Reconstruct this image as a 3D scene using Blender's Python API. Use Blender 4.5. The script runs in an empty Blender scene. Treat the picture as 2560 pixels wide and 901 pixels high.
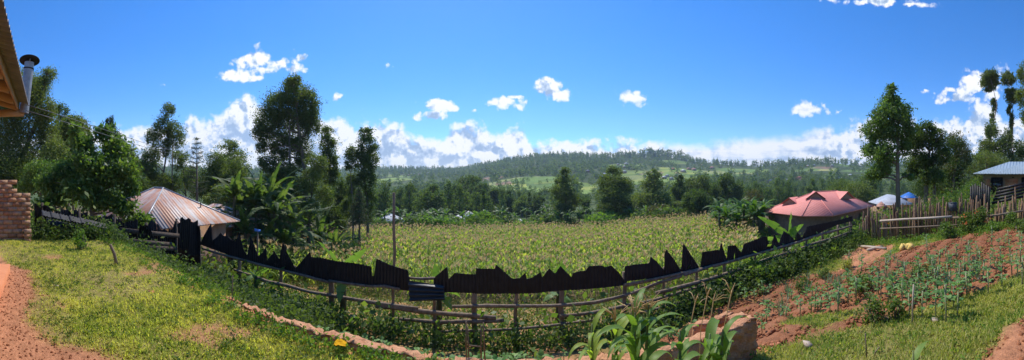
import bpy, math, random
import numpy as np
from math import sin, cos, pi, radians
rng = np.random.default_rng(7)
random.seed(7)
sc = bpy.context.scene
COL = sc.collection
FPX = 815.0

# ------------------------------------------------------------------ basics
def az(px): return (px - 1280.0) / FPX
def P(px, py, r):
    a = az(px); return np.array([r * sin(a), r * cos(a), (450.0 - py) / FPX * r])
def ss(a, b, x):
    t = np.clip((np.asarray(x, float) - a) / (b - a), 0, 1); return t * t * (3 - 2 * t)

RX = [-200, 300, 600, 900, 1000, 1130, 1170, 1230, 1300, 1400, 1500, 1600, 1700, 1750, 1830, 1900, 1960, 2050, 2100, 2150, 2300, 2560, 2700]
RY = [425, 422, 424, 423, 424, 425, 422, 411, 400, 391, 394, 392, 397, 405, 414, 417, 411, 406, 410, 415, 408, 396, 400]
RD = [700, 700, 900, 1000, 1050, 1050, 950, 860, 820, 800, 800, 780, 760, 740, 720, 720, 700, 680, 680, 680, 600, 500, 500]

def H(x, y):
    x = np.asarray(x, float); y = np.asarray(y, float)
    r = np.hypot(x, y); a = np.arctan2(x, y); px = 1280 + a * FPX
    right = -1.55 - .15 * np.clip(y, -2, 6.5)
    wr = ss(.7, 2.4, x)
    near = -1.6 * (1 - wr) + right * wr
    zf = np.interp(x, [-30, -12, -9, 0, 3, 5.5, 11, 30, 60], [-3.6, -3.5, -3.35, -3.27, -3.1, -2.65, -2.45, -2.7, -3])
    strip = -2.2 + (zf + 2.2) * ss(3.0, 6.4, y)
    edge = np.where((x > -3.4) & (x < 2.6), 3.0, 3.7)
    tl = ss(2.84, edge, y) if np.ndim(edge) == 0 else np.clip((y - 2.84) / (edge - 2.84), 0, 1)
    tl = tl * tl * (3 - 2 * tl)
    zl_in = near * (1 - tl) + strip * tl
    zr_in = right + (zf - right) * ss(2.75, 6.5, y)
    wx = ss(2.45, 3.1, x)
    inside = np.where(y < 2.75, near, zl_in * (1 - wx) + zr_in * wx)
    F0 = -6.05 - .077 * np.clip(y - 16, 0, 40) + np.clip(.06 * np.clip(x - 8, 0, 60), 0, 1.3)
    tt = np.clip((y - 6.5) / 9.5, 0, 1); tt = tt * (1.25 - .25 * tt)
    beyond = zf + (F0 - zf) * np.clip(tt, 0, 1)
    z = np.where(y < 6.5, inside, beyond)
    zL = -1.75 - .2 * np.clip(-9.4 - x, 0, 12) - .14 * np.clip(y, 0, 22)
    wl = 1 - ss(-3.2, 0, x + 9.6 + .6 * np.clip(y - 6.5, 0, 50))
    z = z * (1 - wl) + zL * wl
    # far
    Rr = np.interp(px, RX, RD); zr = (450 - np.interp(px, RX, RY)) / FPX * Rr
    zv = np.interp(px, [0, 600, 900, 1300, 1900, 2200, 2560], [-8, -12, -16, -16, -14, -9, -4])
    t1 = ss(50, 180, r)
    zn50 = np.interp(px, [0, 600, 900, 1300, 1900, 2200, 2560], [-5, -8, -8.9, -9, -7.5, -4, -2.2])
    zb = zn50 + (zv - zn50) * t1
    t2 = np.clip((r - 180) / (Rr - 180), 0, 1) ** 1.4
    zfar = zb + (zr - zb) * t2
    und = (np.sin(x * .021 + 1.3) * np.cos(y * .017 + .4) + .6 * np.sin(x * .047 + y * .031)) * np.clip((r - 120) / 200, 0, 1) * 2.2 * np.clip(1.3 - t2, 0, 1)
    zfar = zfar + und - np.clip(r - Rr, 0, 700) * .10
    w = ss(46, 78, r)
    fr = 1 - ss(1.75, 2.2, np.abs(a))
    zfar = zfar * fr + (-2.5) * (1 - fr)
    return z * (1 - w) + zfar * w

def G(px, r):
    a = az(px); x, y = r * sin(a), r * cos(a)
    return np.array([x, y, float(H(x, y))])
def hit(px, py, r0=1.5, r1=1300):
    rs = np.geomspace(r0, r1, 1600); a = az(px)
    hz = H(rs * sin(a), rs * cos(a)); ray = (450 - py) / FPX * rs
    i = np.argmax(ray <= hz)
    if ray[i] > hz[i]: return None
    return np.array([rs[i] * sin(a), rs[i] * cos(a), hz[i]])

class MB:
    def __init__(s): s.V = []; s.Q = []; s.T = []; s.n = 0
    def add(s, v, q=None, t=None):
        v = np.asarray(v, float).reshape(-1, 3)
        if q is not None and len(q): s.Q.append(np.asarray(q, np.int64).reshape(-1, 4) + s.n)
        if t is not None and len(t): s.T.append(np.asarray(t, np.int64).reshape(-1, 3) + s.n)
        s.V.append(v); s.n += len(v)
    def tube(s, pts, rad, n=6, cap=True):
        pts = np.asarray(pts, float); m = len(pts); rad = np.broadcast_to(np.asarray(rad, float), (m,))
        d = np.gradient(pts, axis=0) if m > 2 else np.repeat([pts[1] - pts[0]], m, 0)
        d /= np.linalg.norm(d, axis=1)[:, None] + 1e-9
        up = np.array([0, 0, 1.]) if abs(d[0, 2]) < .9 else np.array([1., 0, 0])
        u = np.cross(d, up); u /= np.linalg.norm(u, axis=1)[:, None] + 1e-9
        w = np.cross(d, u); an = np.arange(n) * 2 * pi / n
        v = pts[:, None] + rad[:, None, None] * (np.cos(an)[None, :, None] * u[:, None] + np.sin(an)[None, :, None] * w[:, None])
        i = np.arange(m - 1)[:, None] * n; j = np.arange(n)[None]; k = (j + 1) % n
        q = np.stack([i + j, i + k, i + n + k, i + n + j], -1).reshape(-1, 4)
        t = []
        v = v.reshape(-1, 3)
        if cap:
            v = np.vstack([v, pts[0], pts[-1]]); a, b = m * n, m * n + 1
            t = [(a, (jj + 1) % n, jj) for jj in range(n)] + [(b, (m - 1) * n + jj, (m - 1) * n + (jj + 1) % n) for jj in range(n)]
        s.add(v, q, t)
    def box(s, c, h, rz=0, M=None):
        x, y, z = h
        v = np.array([(-x, -y, -z), (x, -y, -z), (x, y, -z), (-x, y, -z), (-x, -y, z), (x, -y, z), (x, y, z), (-x, y, z)], float)
        if M is not None: v = v @ np.asarray(M).T
        if rz: v = v @ np.array([[cos(rz), sin(rz), 0], [-sin(rz), cos(rz), 0], [0, 0, 1]])
        s.add(v + np.asarray(c, float), [(0, 3, 2, 1), (4, 5, 6, 7), (0, 1, 5, 4), (1, 2, 6, 5), (2, 3, 7, 6), (3, 0, 4, 7)])
    def merge(s, V, Q, mats):   # template V,Q copied by list of (pos, scale, rz) arrays
        pos, scl, rz = mats
        c, sn = np.cos(rz), np.sin(rz)
        x = V[None, :, 0] * c[:, None] - V[None, :, 1] * sn[:, None]
        y = V[None, :, 0] * sn[:, None] + V[None, :, 1] * c[:, None]
        z = np.broadcast_to(V[None, :, 2], x.shape)
        scl = np.asarray(scl)
        if scl.ndim == 1: W = np.stack([x, y, z], -1) * scl[:, None, None]
        else: W = np.stack([x, y, z], -1) * scl[:, None, :]
        W = W + pos[:, None, :]
        q = (Q[None] + (np.arange(len(pos)) * len(V))[:, None, None]).reshape(-1, 4)
        s.add(W.reshape(-1, 3), q)
    def arr(s):
        return np.vstack(s.V), (np.vstack(s.Q) if s.Q else np.zeros((0, 4), int)), (np.vstack(s.T) if s.T else np.zeros((0, 3), int))
    def mesh(s, name, mat, smooth=False, mats=None):
        V, Q, T = s.arr()
        me = bpy.data.meshes.new(name)
        me.vertices.add(len(V)); me.vertices.foreach_set('co', V.astype(np.float32).ravel())
        nl = len(Q) * 4 + len(T) * 3
        me.loops.add(nl); me.loops.foreach_set('vertex_index', np.concatenate([Q.ravel(), T.ravel()]).astype(np.int32))
        st = np.concatenate([np.arange(len(Q)) * 4, len(Q) * 4 + np.arange(len(T)) * 3]).astype(np.int32)
        me.polygons.add(len(st)); me.polygons.foreach_set('loop_start', st)
        if smooth: me.polygons.foreach_set('use_smooth', np.ones(len(st), bool))
        me.update(calc_edges=True)
        me.materials.append(mat)
        return me
    def obj(s, name, mat, parent=None, smooth=False, loc=None):
        if loc is not None:
            loc = np.asarray(loc, float); s.V = [v - loc for v in s.V]
        o = bpy.data.objects.new(name, s.mesh(name, mat, smooth)); COL.objects.link(o)
        if loc is not None: o.location = loc
        if parent is not None: o.parent = parent
        return o

def tag(o, label, cat, group=None, kind=None):
    if label: o['label'] = label
    if cat: o['category'] = cat
    if group: o['group'] = group
    if kind: o['kind'] = kind
    return o
def empty(name, loc, label, cat, group=None, rz=0):
    o = bpy.data.objects.new(name, None); COL.objects.link(o); o.location = tuple(loc); o.rotation_euler = (0, 0, rz)
    o.empty_display_size = .2
    return tag(o, label, cat, group)
def dup(root, loc, rz=0, scale=1, label=None, group=None):
    def cp(o, par):
        c = o.copy(); COL.objects.link(c)
        if par is not None: c.parent = par
        for ch in o.children: cp(ch, c)
        return c
    c = cp(root, None); c.location = tuple(loc); c.rotation_euler = (0, 0, rz)
    c.scale = (scale,) * 3 if np.ndim(scale) == 0 else tuple(scale)
    if label: c['label'] = label
    if group: c['group'] = group
    return c

# ------------------------------------------------------------------ materials
def newmat(name):
    m = bpy.data.materials.new(name); m.use_nodes = True
    nt = m.node_tree; nt.nodes.clear()
    out = nt.nodes.new('ShaderNodeOutputMaterial')
    return m, nt, out
def N(nt, t, **k):
    n = nt.nodes.new(t)
    for a, b in k.items():
        if a.startswith('_'): n.inputs[a[1:].replace('_', ' ')].default_value = b
        else: setattr(n, a, b)
    return n
def ramp(nt, fac, stops):
    r = nt.nodes.new('ShaderNodeValToRGB'); e = r.color_ramp.elements
    while len(e) < len(stops): e.new(.5)
    for el, (p, c) in zip(e, stops):
        el.position = p; el.color = (c, c, c, 1) if np.ndim(c) == 0 else (*c, 1)
    nt.links.new(fac, r.inputs[0]); return r.outputs[0]
def mixc(nt, f, a, b, mode='MIX'):
    m = nt.nodes.new('ShaderNodeMix'); m.data_type = 'RGBA'; m.blend_type = mode
    for s, v in ((m.inputs[0], f), (m.inputs[6], a), (m.inputs[7], b)):
        if hasattr(v, 'links') or hasattr(v, 'is_linked'): nt.links.new(v, s)
        elif np.ndim(v) == 0: s.default_value = v
        else: s.default_value = (*v, 1)
    return m.outputs[2]
def noise(nt, scale, detail=4, rough=.6, vec=None, dist=0):
    n = nt.nodes.new('ShaderNodeTexNoise'); n.inputs['Scale'].default_value = scale; n.inputs['Detail'].default_value = detail
    n.inputs['Roughness'].default_value = rough; n.inputs['Distortion'].default_value = dist
    if vec is not None: nt.links.new(vec, n.inputs['Vector'])
    return n.outputs[0]
def coord(nt, kind='Object'):
    return nt.nodes.new('ShaderNodeTexCoord').outputs[kind]

def leafmat(name, cols, trans=.35, gloss=.35, rough=.45, tcol=None, patch=(.7, .45)):
    """cols: three albedo colours picked per leaf"""
    m, nt, out = newmat(name)
    g = nt.nodes.new('ShaderNodeNewGeometry')
    c = ramp(nt, g.outputs['Random Per Island'], [(0, cols[0]), (.5, cols[1]), (1, cols[2])])
    n = noise(nt, patch[0], 3, .6, g.outputs['Position'])
    c = mixc(nt, ramp(nt, n, [(.35, 0), (.68, patch[1])]), c, cols[2])
    p = N(nt, 'ShaderNodeBsdfPrincipled', _Roughness=rough)
    p.inputs['Specular IOR Level'].default_value = gloss
    nt.links.new(c, p.inputs['Base Color'])
    t = nt.nodes.new('ShaderNodeBsdfTranslucent')
    nt.links.new(mixc(nt, 1.0, c, tcol or (1.0, 1.15, .45), 'MULTIPLY'), t.inputs[0])
    hs = nt.nodes.new('ShaderNodeHueSaturation'); hs.inputs['Value'].default_value = 1.7
    nt.links.new(mixc(nt, 1.0, c, tcol or (1.0, 1.1, .4), 'MULTIPLY'), hs.inputs['Color'])
    nt.links.new(hs.outputs[0], t.inputs[0])
    mx = nt.nodes.new('ShaderNodeMixShader'); mx.inputs[0].default_value = trans
    nt.links.new(p.outputs[0], mx.inputs[1]); nt.links.new(t.outputs[0], mx.inputs[2])
    nt.links.new(mx.outputs[0], out.inputs[0]); return m
def surf(name, c1, c2, scale=8, rough=.8, bump=.3, bs=40, metal=0, spec=.3, c3=None, stretch=None, detail=5):
    m, nt, out = newmat(name)
    v = coord(nt)
    if stretch:
        mp = N(nt, 'ShaderNodeMapping'); mp.inputs['Scale'].default_value = stretch; nt.links.new(v, mp.inputs[0]); v = mp.outputs[0]
    n = noise(nt, scale, detail, .65, v)
    st = [(.3, c1), (.7, c2)] if c3 is None else [(.25, c1), (.5, c2), (.72, c3)]
    p = N(nt, 'ShaderNodeBsdfPrincipled', _Roughness=rough, _Metallic=metal)
    p.inputs['Specular IOR Level'].default_value = spec
    nt.links.new(ramp(nt, n, st), p.inputs['Base Color'])
    if bump:
        b = N(nt, 'ShaderNodeBump', _Strength=bump, _Distance=.02); nt.links.new(noise(nt, bs, 4, .6, v), b.inputs['Height']); nt.links.new(b.outputs[0], p.inputs['Normal'])
    nt.links.new(p.outputs[0], out.inputs[0]); return m

M = {}
M['euc'] = leafmat('eucalyptus_leaves', [(.048, .078, .022), (.08, .12, .034), (.15, .175, .05)], .46, .25, .55)
M['eucl'] = leafmat('light_eucalyptus_leaves', [(.06, .10, .026), (.11, .155, .042), (.20, .22, .07)], .42, .2, .55)
M['dark'] = leafmat('dark_leaves', [(.032, .064, .021), (.058, .10, .03), (.12, .155, .045)], .44, .2, .6)
M['mango'] = leafmat('glossy_leaves', [(.045, .095, .023), (.08, .15, .033), (.18, .24, .06)], .45, .28, .5)
M['fresh'] = leafmat('fresh_leaves', [(.06, .12, .022), (.10, .19, .03), (.19, .28, .05)], .4, .2, .6)
M['weed'] = leafmat('weed_leaves', [(.04, .08, .018), (.08, .14, .028), (.18, .22, .055)], .38, .2, .6)
M['broad'] = leafmat('broad_fresh_leaves', [(.05, .10, .03), (.085, .15, .04), (.17, .24, .065)], .45, .22, .5)
M['bananay'] = leafmat('young_banana_leaf', [(.09, .17, .045), (.12, .21, .05), (.17, .26, .07)], .42, .2, .45)
M['dry'] = leafmat('dry_leaves', [(.10, .085, .03), (.16, .13, .05), (.09, .12, .03)], .3, .2)
M['conifer'] = leafmat('conifer_needles', [(.03, .055, .026), (.05, .08, .038), (.08, .11, .052)], .3, .15, .6)
M['banana'] = leafmat('banana_leaves', [(.05, .10, .022), (.075, .14, .03), (.11, .19, .04)], .42, .22, .5)
M['bananad'] = leafmat('dark_banana_leaves', [(.04, .08, .026), (.065, .11, .036), (.12, .16, .055)], .45, .2, .55)
M['maize'] = leafmat('maize_leaves', [(.10, .20, .03), (.20, .31, .045), (.52, .48, .15)], .5, .25, .5)
M['maizen'] = leafmat('green_maize_leaves', [(.08, .17, .03), (.13, .23, .04), (.24, .32, .08)], .42, .25, .48)
M['tassel'] = leafmat('maize_tassel', [(.50, .33, .14), (.60, .42, .19), (.70, .52, .27)], .2, .1, .8, (1, 1, 1))
M['kale'] = leafmat('kale_leaves', [(.07, .17, .04), (.13, .26, .07), (.24, .38, .14)], .42, .22, .55, (1, 1.1, .5))
M['onion'] = leafmat('onion_leaves', [(.09, .18, .08), (.13, .23, .12), (.20, .29, .15)], .2, .4, .45, (1, 1.1, .7))
M['grass'] = leafmat('grass_blades', [(.17, .23, .03), (.32, .36, .06), (.62, .55, .17)], .45, .12, .6, None, (1.7, .8))
M['straw'] = leafmat('straw_blades', [(.34, .27, .11), (.46, .38, .17), (.30, .32, .09)], .3, .1, .7)
M['grassr'] = leafmat('lush_grass_blades', [(.10, .18, .028), (.18, .26, .042), (.46, .42, .13)], .4, .15, .6, None, (1.5, .8))
M['far'] = leafmat('far_tree_leaves', [(.042, .078, .028), (.068, .118, .038), (.16, .20, .06)], .4, .1, .7, None, (.018, .75))
M['farl'] = leafmat('far_light_leaves', [(.055, .10, .028), (.09, .14, .038), (.17, .21, .06)], .3, .1, .7, None, (.02, .7))
M['bark'] = surf('bark', (.10, .075, .05), (.22, .18, .13), 6, .9, .5, 30, stretch=(1, 1, .25))
M['barkp'] = surf('pale_bark', (.2, .17, .13), (.36, .31, .25), 5, .9, .4, 25, stretch=(1, 1, .25))
M['wood'] = surf('weathered_timber', (.12, .085, .055), (.30, .22, .15), 14, .85, .4, 60, stretch=(1, 1, .2))
M['shadewood'] = surf('shaded_old_timber', (.05, .038, .028), (.15, .11, .08), 14, .9, .4, 60)  # weathered timber of the left fence, its shade put into the darker colour
M['stake'] = surf('split_stakes', (.10, .06, .035), (.27, .17, .10), 3, .9, .5, 40, stretch=(1, 1, .15), c3=(.36, .25, .17))
M['rafter'] = surf('sawn_rafter', (.42, .24, .11), (.60, .37, .18), 5, .7, .2, 50, stretch=(1, .15, 1))
M['pstem'] = surf('banana_stem', (.05, .055, .025), (.13, .115, .06), 5, .7, .3, 20, stretch=(1, 1, .3))
M['blackmetal'] = surf('black_iron', (.006, .006, .008), (.020, .018, .020), 5, .55, .3, 25, spec=.3)  # near-black base colour for iron sheets and window frames
M['soot'] = surf('sooty_cap', (.01, .01, .01), (.03, .028, .028), 8, .7, .2, 30)
M['galv'] = surf('galvanised_pipe', (.22, .22, .23), (.42, .42, .43), 7, .45, .15, 20, metal=.35, spec=.5)
M['stalk'] = surf('green_stalk', (.12, .17, .05), (.22, .25, .09), 12, .7, .1, 30)
M['kstem'] = surf('kale_stem', (.22, .24, .12), (.36, .34, .2), 12, .8, .1, 30)
M['cream'] = surf('cream_render', (.38, .29, .20), (.52, .42, .3), 3, .9, .15, 20)
M['mud'] = surf('mud_wall', (.30, .17, .10), (.42, .26, .16), 4, .9, .2, 20)
M['dark_void'] = surf('window_glass', (.012, .014, .016), (.03, .035, .04), 3, .15, 0, spec=.6)
M['white'] = surf('white_paint', (.6, .6, .58), (.75, .75, .73), 4, .6, 0)
M['rubbish'] = surf('yellow_plastic', (.66, .33, .01), (.74, .40, .02), 9, .8, .2, 25, spec=.05)
M['chip'] = surf('brick_chip', (.45, .16, .07), (.6, .26, .13), 9, .9, .4, 40)
M['stone'] = surf('pale_stone', (.38, .28, .2), (.55, .45, .36), 9, .9, .4, 30)
M['ybloom'] = surf('yellow_lump', (.6, .38, .08), (.8, .6, .2), 14, .8, .5, 40)
M['flower'] = leafmat('orange_blossom', [(.7, .12, .03), (.8, .2, .06), (.85, .3, .1)], .3, .2, .6, (1, .6, .4))
M['blue'] = surf('blue_sheet', (.02, .10, .38), (.03, .17, .5), 4, .5, .1, 10)
M['plinth'] = surf('painted_plinth', (.55, .19, .08), (.66, .26, .12), 3, .7, .15, 30)
M['bucket'] = surf('grey_bucket', (.05, .055, .06), (.09, .095, .1), 6, .5, 0)
M['wire'] = surf('cable', (.1, .1, .1), (.2, .2, .2), 6, .5, 0)

def brickmat(name, c1, c2, mort, bw=.26, bh=.125, axis='x'):
    m, nt, out = newmat(name)
    v = coord(nt); sep = N(nt, 'ShaderNodeSeparateXYZ'); nt.links.new(v, sep.inputs[0])
    cb = N(nt, 'ShaderNodeCombineXYZ'); nt.links.new(sep.outputs[0 if axis == 'x' else 1], cb.inputs[0]); nt.links.new(sep.outputs[2], cb.inputs[1])
    dn = N(nt, 'ShaderNodeTexNoise', _Scale=6.0); nt.links.new(v, dn.inputs[0])
    ad = N(nt, 'ShaderNodeVectorMath', operation='MULTIPLY_ADD'); nt.links.new(dn.outputs[1], ad.inputs[0]); ad.inputs[1].default_value = (.02, .02, 0); nt.links.new(cb.outputs[0], ad.inputs[2])
    b = N(nt, 'ShaderNodeTexBrick'); nt.links.new(ad.outputs[0], b.inputs[0])
    b.inputs['Scale'].default_value = 1; b.inputs['Brick Width'].default_value = bw; b.inputs['Row Height'].default_value = bh
    b.inputs['Mortar Size'].default_value = .011; b.inputs['Mortar Smooth'].default_value = .3; b.inputs['Bias'].default_value = 0
    b.inputs['Color1'].default_value = (*c1, 1); b.inputs['Color2'].default_value = (*c2, 1); b.inputs['Mortar'].default_value = (*mort, 1)
    n = noise(nt, 9, 5, .7, v)
    c = mixc(nt, ramp(nt, n, [(.35, 0), (.7, .55)]), b.outputs[0], tuple(x * .62 for x in c1))
    p = N(nt, 'ShaderNodeBsdfPrincipled', _Roughness=.92); p.inputs['Specular IOR Level'].default_value = .15
    nt.links.new(c, p.inputs['Base Color'])
    h = N(nt, 'ShaderNodeMath', operation='MULTIPLY_ADD'); nt.links.new(b.outputs[1], h.inputs[0]); h.inputs[1].default_value = -1.0
    nt.links.new(noise(nt, 45, 4, .6, v), h.inputs[2])
    bp = N(nt, 'ShaderNodeBump', _Strength=.7, _Distance=.015); nt.links.new(h.outputs[0], bp.inputs['Height']); nt.links.new(bp.outputs[0], p.inputs['Normal'])
    nt.links.new(p.outputs[0], out.inputs[0]); return m
M['brick'] = brickmat('clay_brick', (.42, .20, .10), (.30, .14, .075), (.27, .17, .11), axis='y')
M['brickx'] = brickmat('orange_clay_brick', (.55, .27, .14), (.45, .21, .11), (.45, .27, .17), axis='x')
M['brickh'] = brickmat('quoin_brick', (.48, .25, .14), (.40, .2, .11), (.6, .45, .3), .45, .2, axis='y')

def roofmat(name, c1, c2, rust=None, pitch=.2, axis=0, amt=(.45, .6), bumps=.5, rough=.5, metal=.0):
    """corrugated sheet roof: ribs run down the slope, in the roof's object space"""
    m, nt, out = newmat(name)
    v = coord(nt); sep = N(nt, 'ShaderNodeSeparateXYZ'); nt.links.new(v, sep.inputs[0])
    n1 = noise(nt, 1.2, 4, .6, v)
    base = ramp(nt, n1, [(.3, c1), (.7, c2)])
    g = N(nt, 'ShaderNodeNewGeometry')
    # ribs: run along whichever horizontal axis the slope faces
    ns = N(nt, 'ShaderNodeSeparateXYZ'); nt.links.new(g.outputs['True Normal'], ns.inputs[0])
    ax = N(nt, 'ShaderNodeMath', operation='ABSOLUTE'); nt.links.new(ns.outputs[0], ax.inputs[0])
    ay = N(nt, 'ShaderNodeMath', operation='ABSOLUTE'); nt.links.new(ns.outputs[1], ay.inputs[0])
    gt = N(nt, 'ShaderNodeMath', operation='GREATER_THAN'); nt.links.new(ax.outputs[0], gt.inputs[0]); nt.links.new(ay.outputs[0], gt.inputs[1])
    mx = N(nt, 'ShaderNodeMix'); nt.links.new(gt.outputs[0], mx.inputs[0]); nt.links.new(sep.outputs[0], mx.inputs[2]); nt.links.new(sep.outputs[1], mx.inputs[3])
    u = mx.outputs[0]
    w = N(nt, 'ShaderNodeMath', operation='MULTIPLY'); nt.links.new(u, w.inputs[0]); w.inputs[1].default_value = 2 * pi / pitch
    sn = N(nt, 'ShaderNodeMath', operation='SINE'); nt.links.new(w.outputs[0], sn.inputs[0])
    col = base
    if rust:
        cb = N(nt, 'ShaderNodeCombineXYZ')
        um = N(nt, 'ShaderNodeMath', operation='MULTIPLY'); nt.links.new(u, um.inputs[0]); um.inputs[1].default_value = 5.0
        nt.links.new(um.outputs[0], cb.inputs[0]); nt.links.new(sep.outputs[2], cb.inputs[1])
        r1 = noise(nt, .55, 5, .65, cb.outputs[0])
        r2 = noise(nt, 2.2, 4, .7, v)
        s = N(nt, 'ShaderNodeMath', operation='MULTIPLY_ADD'); nt.links.new(r2, s.inputs[0]); s.inputs[1].default_value = .35; nt.links.new(r1, s.inputs[2])
        rc = ramp(nt, noise(nt, 14, 3, .6, v), [(.3, rust[0]), (.7, rust[1])])
        col = mixc(nt, ramp(nt, s.outputs[0], [(amt[0] + .17, 0), (amt[1] + .17, 1)]), base, rc)
    p = N(nt, 'ShaderNodeBsdfPrincipled', _Roughness=rough, _Metallic=metal); p.inputs['Specular IOR Level'].default_value = .4
    nt.links.new(col, p.inputs['Base Color'])
    b = N(nt, 'ShaderNodeBump', _Strength=bumps, _Distance=pitch * .22); nt.links.new(sn.outputs[0], b.inputs['Height']); nt.links.new(b.outputs[0], p.inputs['Normal'])
    nt.links.new(p.outputs[0], out.inputs[0]); return m
M['rusty'] = roofmat('rusty_iron_roof', (.42, .37, .33), (.56, .50, .45), ((.42, .17, .09), (.54, .27, .15)), .16, amt=(.38, .56), bumps=.28)
M['pink'] = roofmat('faded_red_roof', (.66, .22, .17), (.76, .28, .22), None, .25, bumps=.10, rough=.75)
M['shadewall'] = surf('shaded_mud_wall', (.16, .10, .065), (.26, .17, .11), 3, .9, .2, 20)  # darker copy of the mud wall, shade put into the base colour
M['bluegrey'] = roofmat('blue_grey_roof', (.22, .29, .35), (.28, .35, .42), None, .22, bumps=.6)
M['greyroof'] = roofmat('plain_iron_roof', (.38, .39, .41), (.5, .51, .53), None, .25)
M['brownroof'] = roofmat('rust_brown_roof', (.42, .2, .12), (.5, .27, .17), None, .25)
M['whiteroof'] = roofmat('bright_iron_roof', (.5, .5, .52), (.62, .62, .64), None, .25)
M['porchroof'] = surf('porch_sheet', (.17, .15, .14), (.27, .24, .22), 4, .55, .1, 20, metal=.3)
M['orangewall'] = surf('orange_wall', (.45, .25, .14), (.55, .32, .2), 3, .9, .1, 20)

# ------------------------------------------------------------------ ground
def axis_coords(lo, hi, step, far, g):
    c = list(np.arange(lo, hi, step)); d = step; x = hi
    up = []
    while x < far: up.append(x); d *= g; x += d
    up.append(far); d = step; x = lo; dn = []
    while x > -far:
        d *= g; x -= d; dn.append(max(x, -far))
    return np.array(dn[::-1] + c + up)
xs = axis_coords(-9.8, 12.2, .085, 1350, 1.03)
ys = axis_coords(-.6, 7.4, .085, 1350, 1.03)
ys = ys[ys > -160]
X, Y = np.meshgrid(xs, ys)
Z = H(X, Y)
def fbm(x, y, f0=1.0, o=4, seed=0):
    r = np.random.default_rng(seed); s = np.zeros_like(x, dtype=float); a = 1; f = f0
    for _ in range(o):
        for _k in range(3):
            th = r.uniform(0, 2 * pi); ph = r.uniform(0, 2 * pi)
            s += a / 3 * np.sin((x * cos(th) + y * sin(th)) * f + ph + .8 * np.sin((x * sin(th * 1.7) - y * cos(th * 1.3)) * f * .6 + ph))
        a *= .5; f *= 2.1
    return s
Rr_ = np.hypot(X, Y); PX = 1280 + np.arctan2(X, Y) * FPX
def PYof(x, y, z): return 450 - z / np.hypot(x, y) * FPX

def grass_mask(x, y):
    """1 = grass / weeds, 0 = bare soil"""
    n = fbm(x, y, 2.2, 4, 3) * .5
    g = np.ones_like(x, dtype=float)
    # left bare patch near the plinth and along the house wall
    d = (x + 3.1) / 2.2; bare = 1 - ss(0, .35, (y - .62) - .25 * np.clip(-x - 3.9, 0, 9) * 0 + n * .25 - .9 * np.clip((x + 3.6) / 3.2, -1, 0) * 0 - .55 * ss(-4.3, -1.5, x) * 0)
    line = np.interp(x, [-9, -6.3, -5.65, -4.5, -3.7, -3.2, -2.9, -2.5, -1.6, -.8], [-.3, .0, .42, .5, .36, .55, .84, 1.0, .9, .2])
    g = np.where(x < 1, ss(-.12, .18, y - line + n * .22), g)
    # small bare spots in the left lawn
    g = g * np.where(x < 1, 1 - .75 * ss(.62, .95, fbm(x, y, 3.4, 3, 9)), 1)
    # right garden bed
    yb = np.interp(x, [2.3, 3.0, 3.8, 4.9, 8, 13], [2.95, 2.45, 1.75, .35, -1.2, -2.0])
    yt = np.interp(x, [2.3, 4.5, 6.5, 8.2, 9.6, 10.6, 12], [5.4, 5.9, 5.7, 4.3, 3.0, 1.9, -.5])
    bed = ss(-.1, .15, y - yb + n * .15) * (1 - ss(-.2, .25, y - yt + n * .35))
    far_patch = ss(.75, 1.0, 1.75 - np.hypot((x - 9.6) / 1.55, (y - 5.0) / .75) + n * .25) * (x > 7)
    patch2 = 1 - ss(.0, .3, np.hypot((x - 8.4) / 1.5, (y - 4.5) / .35) - 1 + n * .3)
    yo = np.interp(x, [1.0, 2.0, 2.6, 3.4, 3.9, 4.6, 9], [.6, 1.1, 1.1, .72, .45, .1, -.9])
    orange = 1 - ss(-.15, .15, y - (yo - .55) + n * .15)
    bed = bed * (1 - .8 * ss(.45, .9, fbm(x, y, 2.0, 3, 61)) * (x < 8))
    g = np.where((x >= 2.2) & (y < 6.6), np.clip(g * (1 - bed) * (1 - far_patch) * (1 - patch2) * (1 - orange), 0, 1), g)
    strip = (y > 2.85) & (y < 14) & (x < 11.4)
    g2 = .35 + .5 * ss(-.3, .5, fbm(x, y, .9, 3, 5))
    g = np.where(strip & (x < 2.2), g2 * .8, g)
    g = np.where((y > 6.6) & (y < 14) & (x < 14), g2, g)
    return np.clip(g, 0, 1)
GM = grass_mask(X, Y)
nearw = 1 - ss(20, 45, Rr_)
bump = (fbm(X, Y, 5, 3, 1) * .018 + fbm(X, Y, 1.2, 3, 2) * .03) * (1 - ss(9, 20, Rr_))
bed_r = (1 - GM) * ((X > 2.4) & (X < 11.6) & (Y < 6.4))
bump += bed_r * (fbm(X, Y, 14, 3, 4) * .022 + .03 * np.sin(Y * 2 * pi / .55))
Z = Z + bump
soil = np.array([.265, .108, .053]); soil2 = np.array([.56, .255, .13])
gcol = np.array([.22, .23, .065]); scr = np.array([.06, .085, .025])
t = ss(-.6, .6, fbm(X, Y, 1.1, 4, 11))[..., None]
SO = soil * (1 - t) + (soil * .8 + soil2 * .2) * t
lightmask = ((X < 1) | (Y < .25 - .1 * (X - 4)) | ((X > 7.3) & (Y > 4.0)))[..., None]
SO = np.where(lightmask, SO * .35 + soil2 * .65, SO)
C = SO * (1 - GM[..., None]) + (gcol * .75 + SO * .25) * GM[..., None]
# field floor and far land
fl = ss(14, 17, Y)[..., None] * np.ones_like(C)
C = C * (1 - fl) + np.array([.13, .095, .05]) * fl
ff = ss(60, 90, Rr_)[..., None]
fv = ss(-.5, .7, fbm(X, Y, .02, 4, 21))[..., None]
FC = scr * (1 - fv) + np.array([.09, .12, .035]) * fv
PYg = PYof(X, Y, H(X, Y) + .001)
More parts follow.
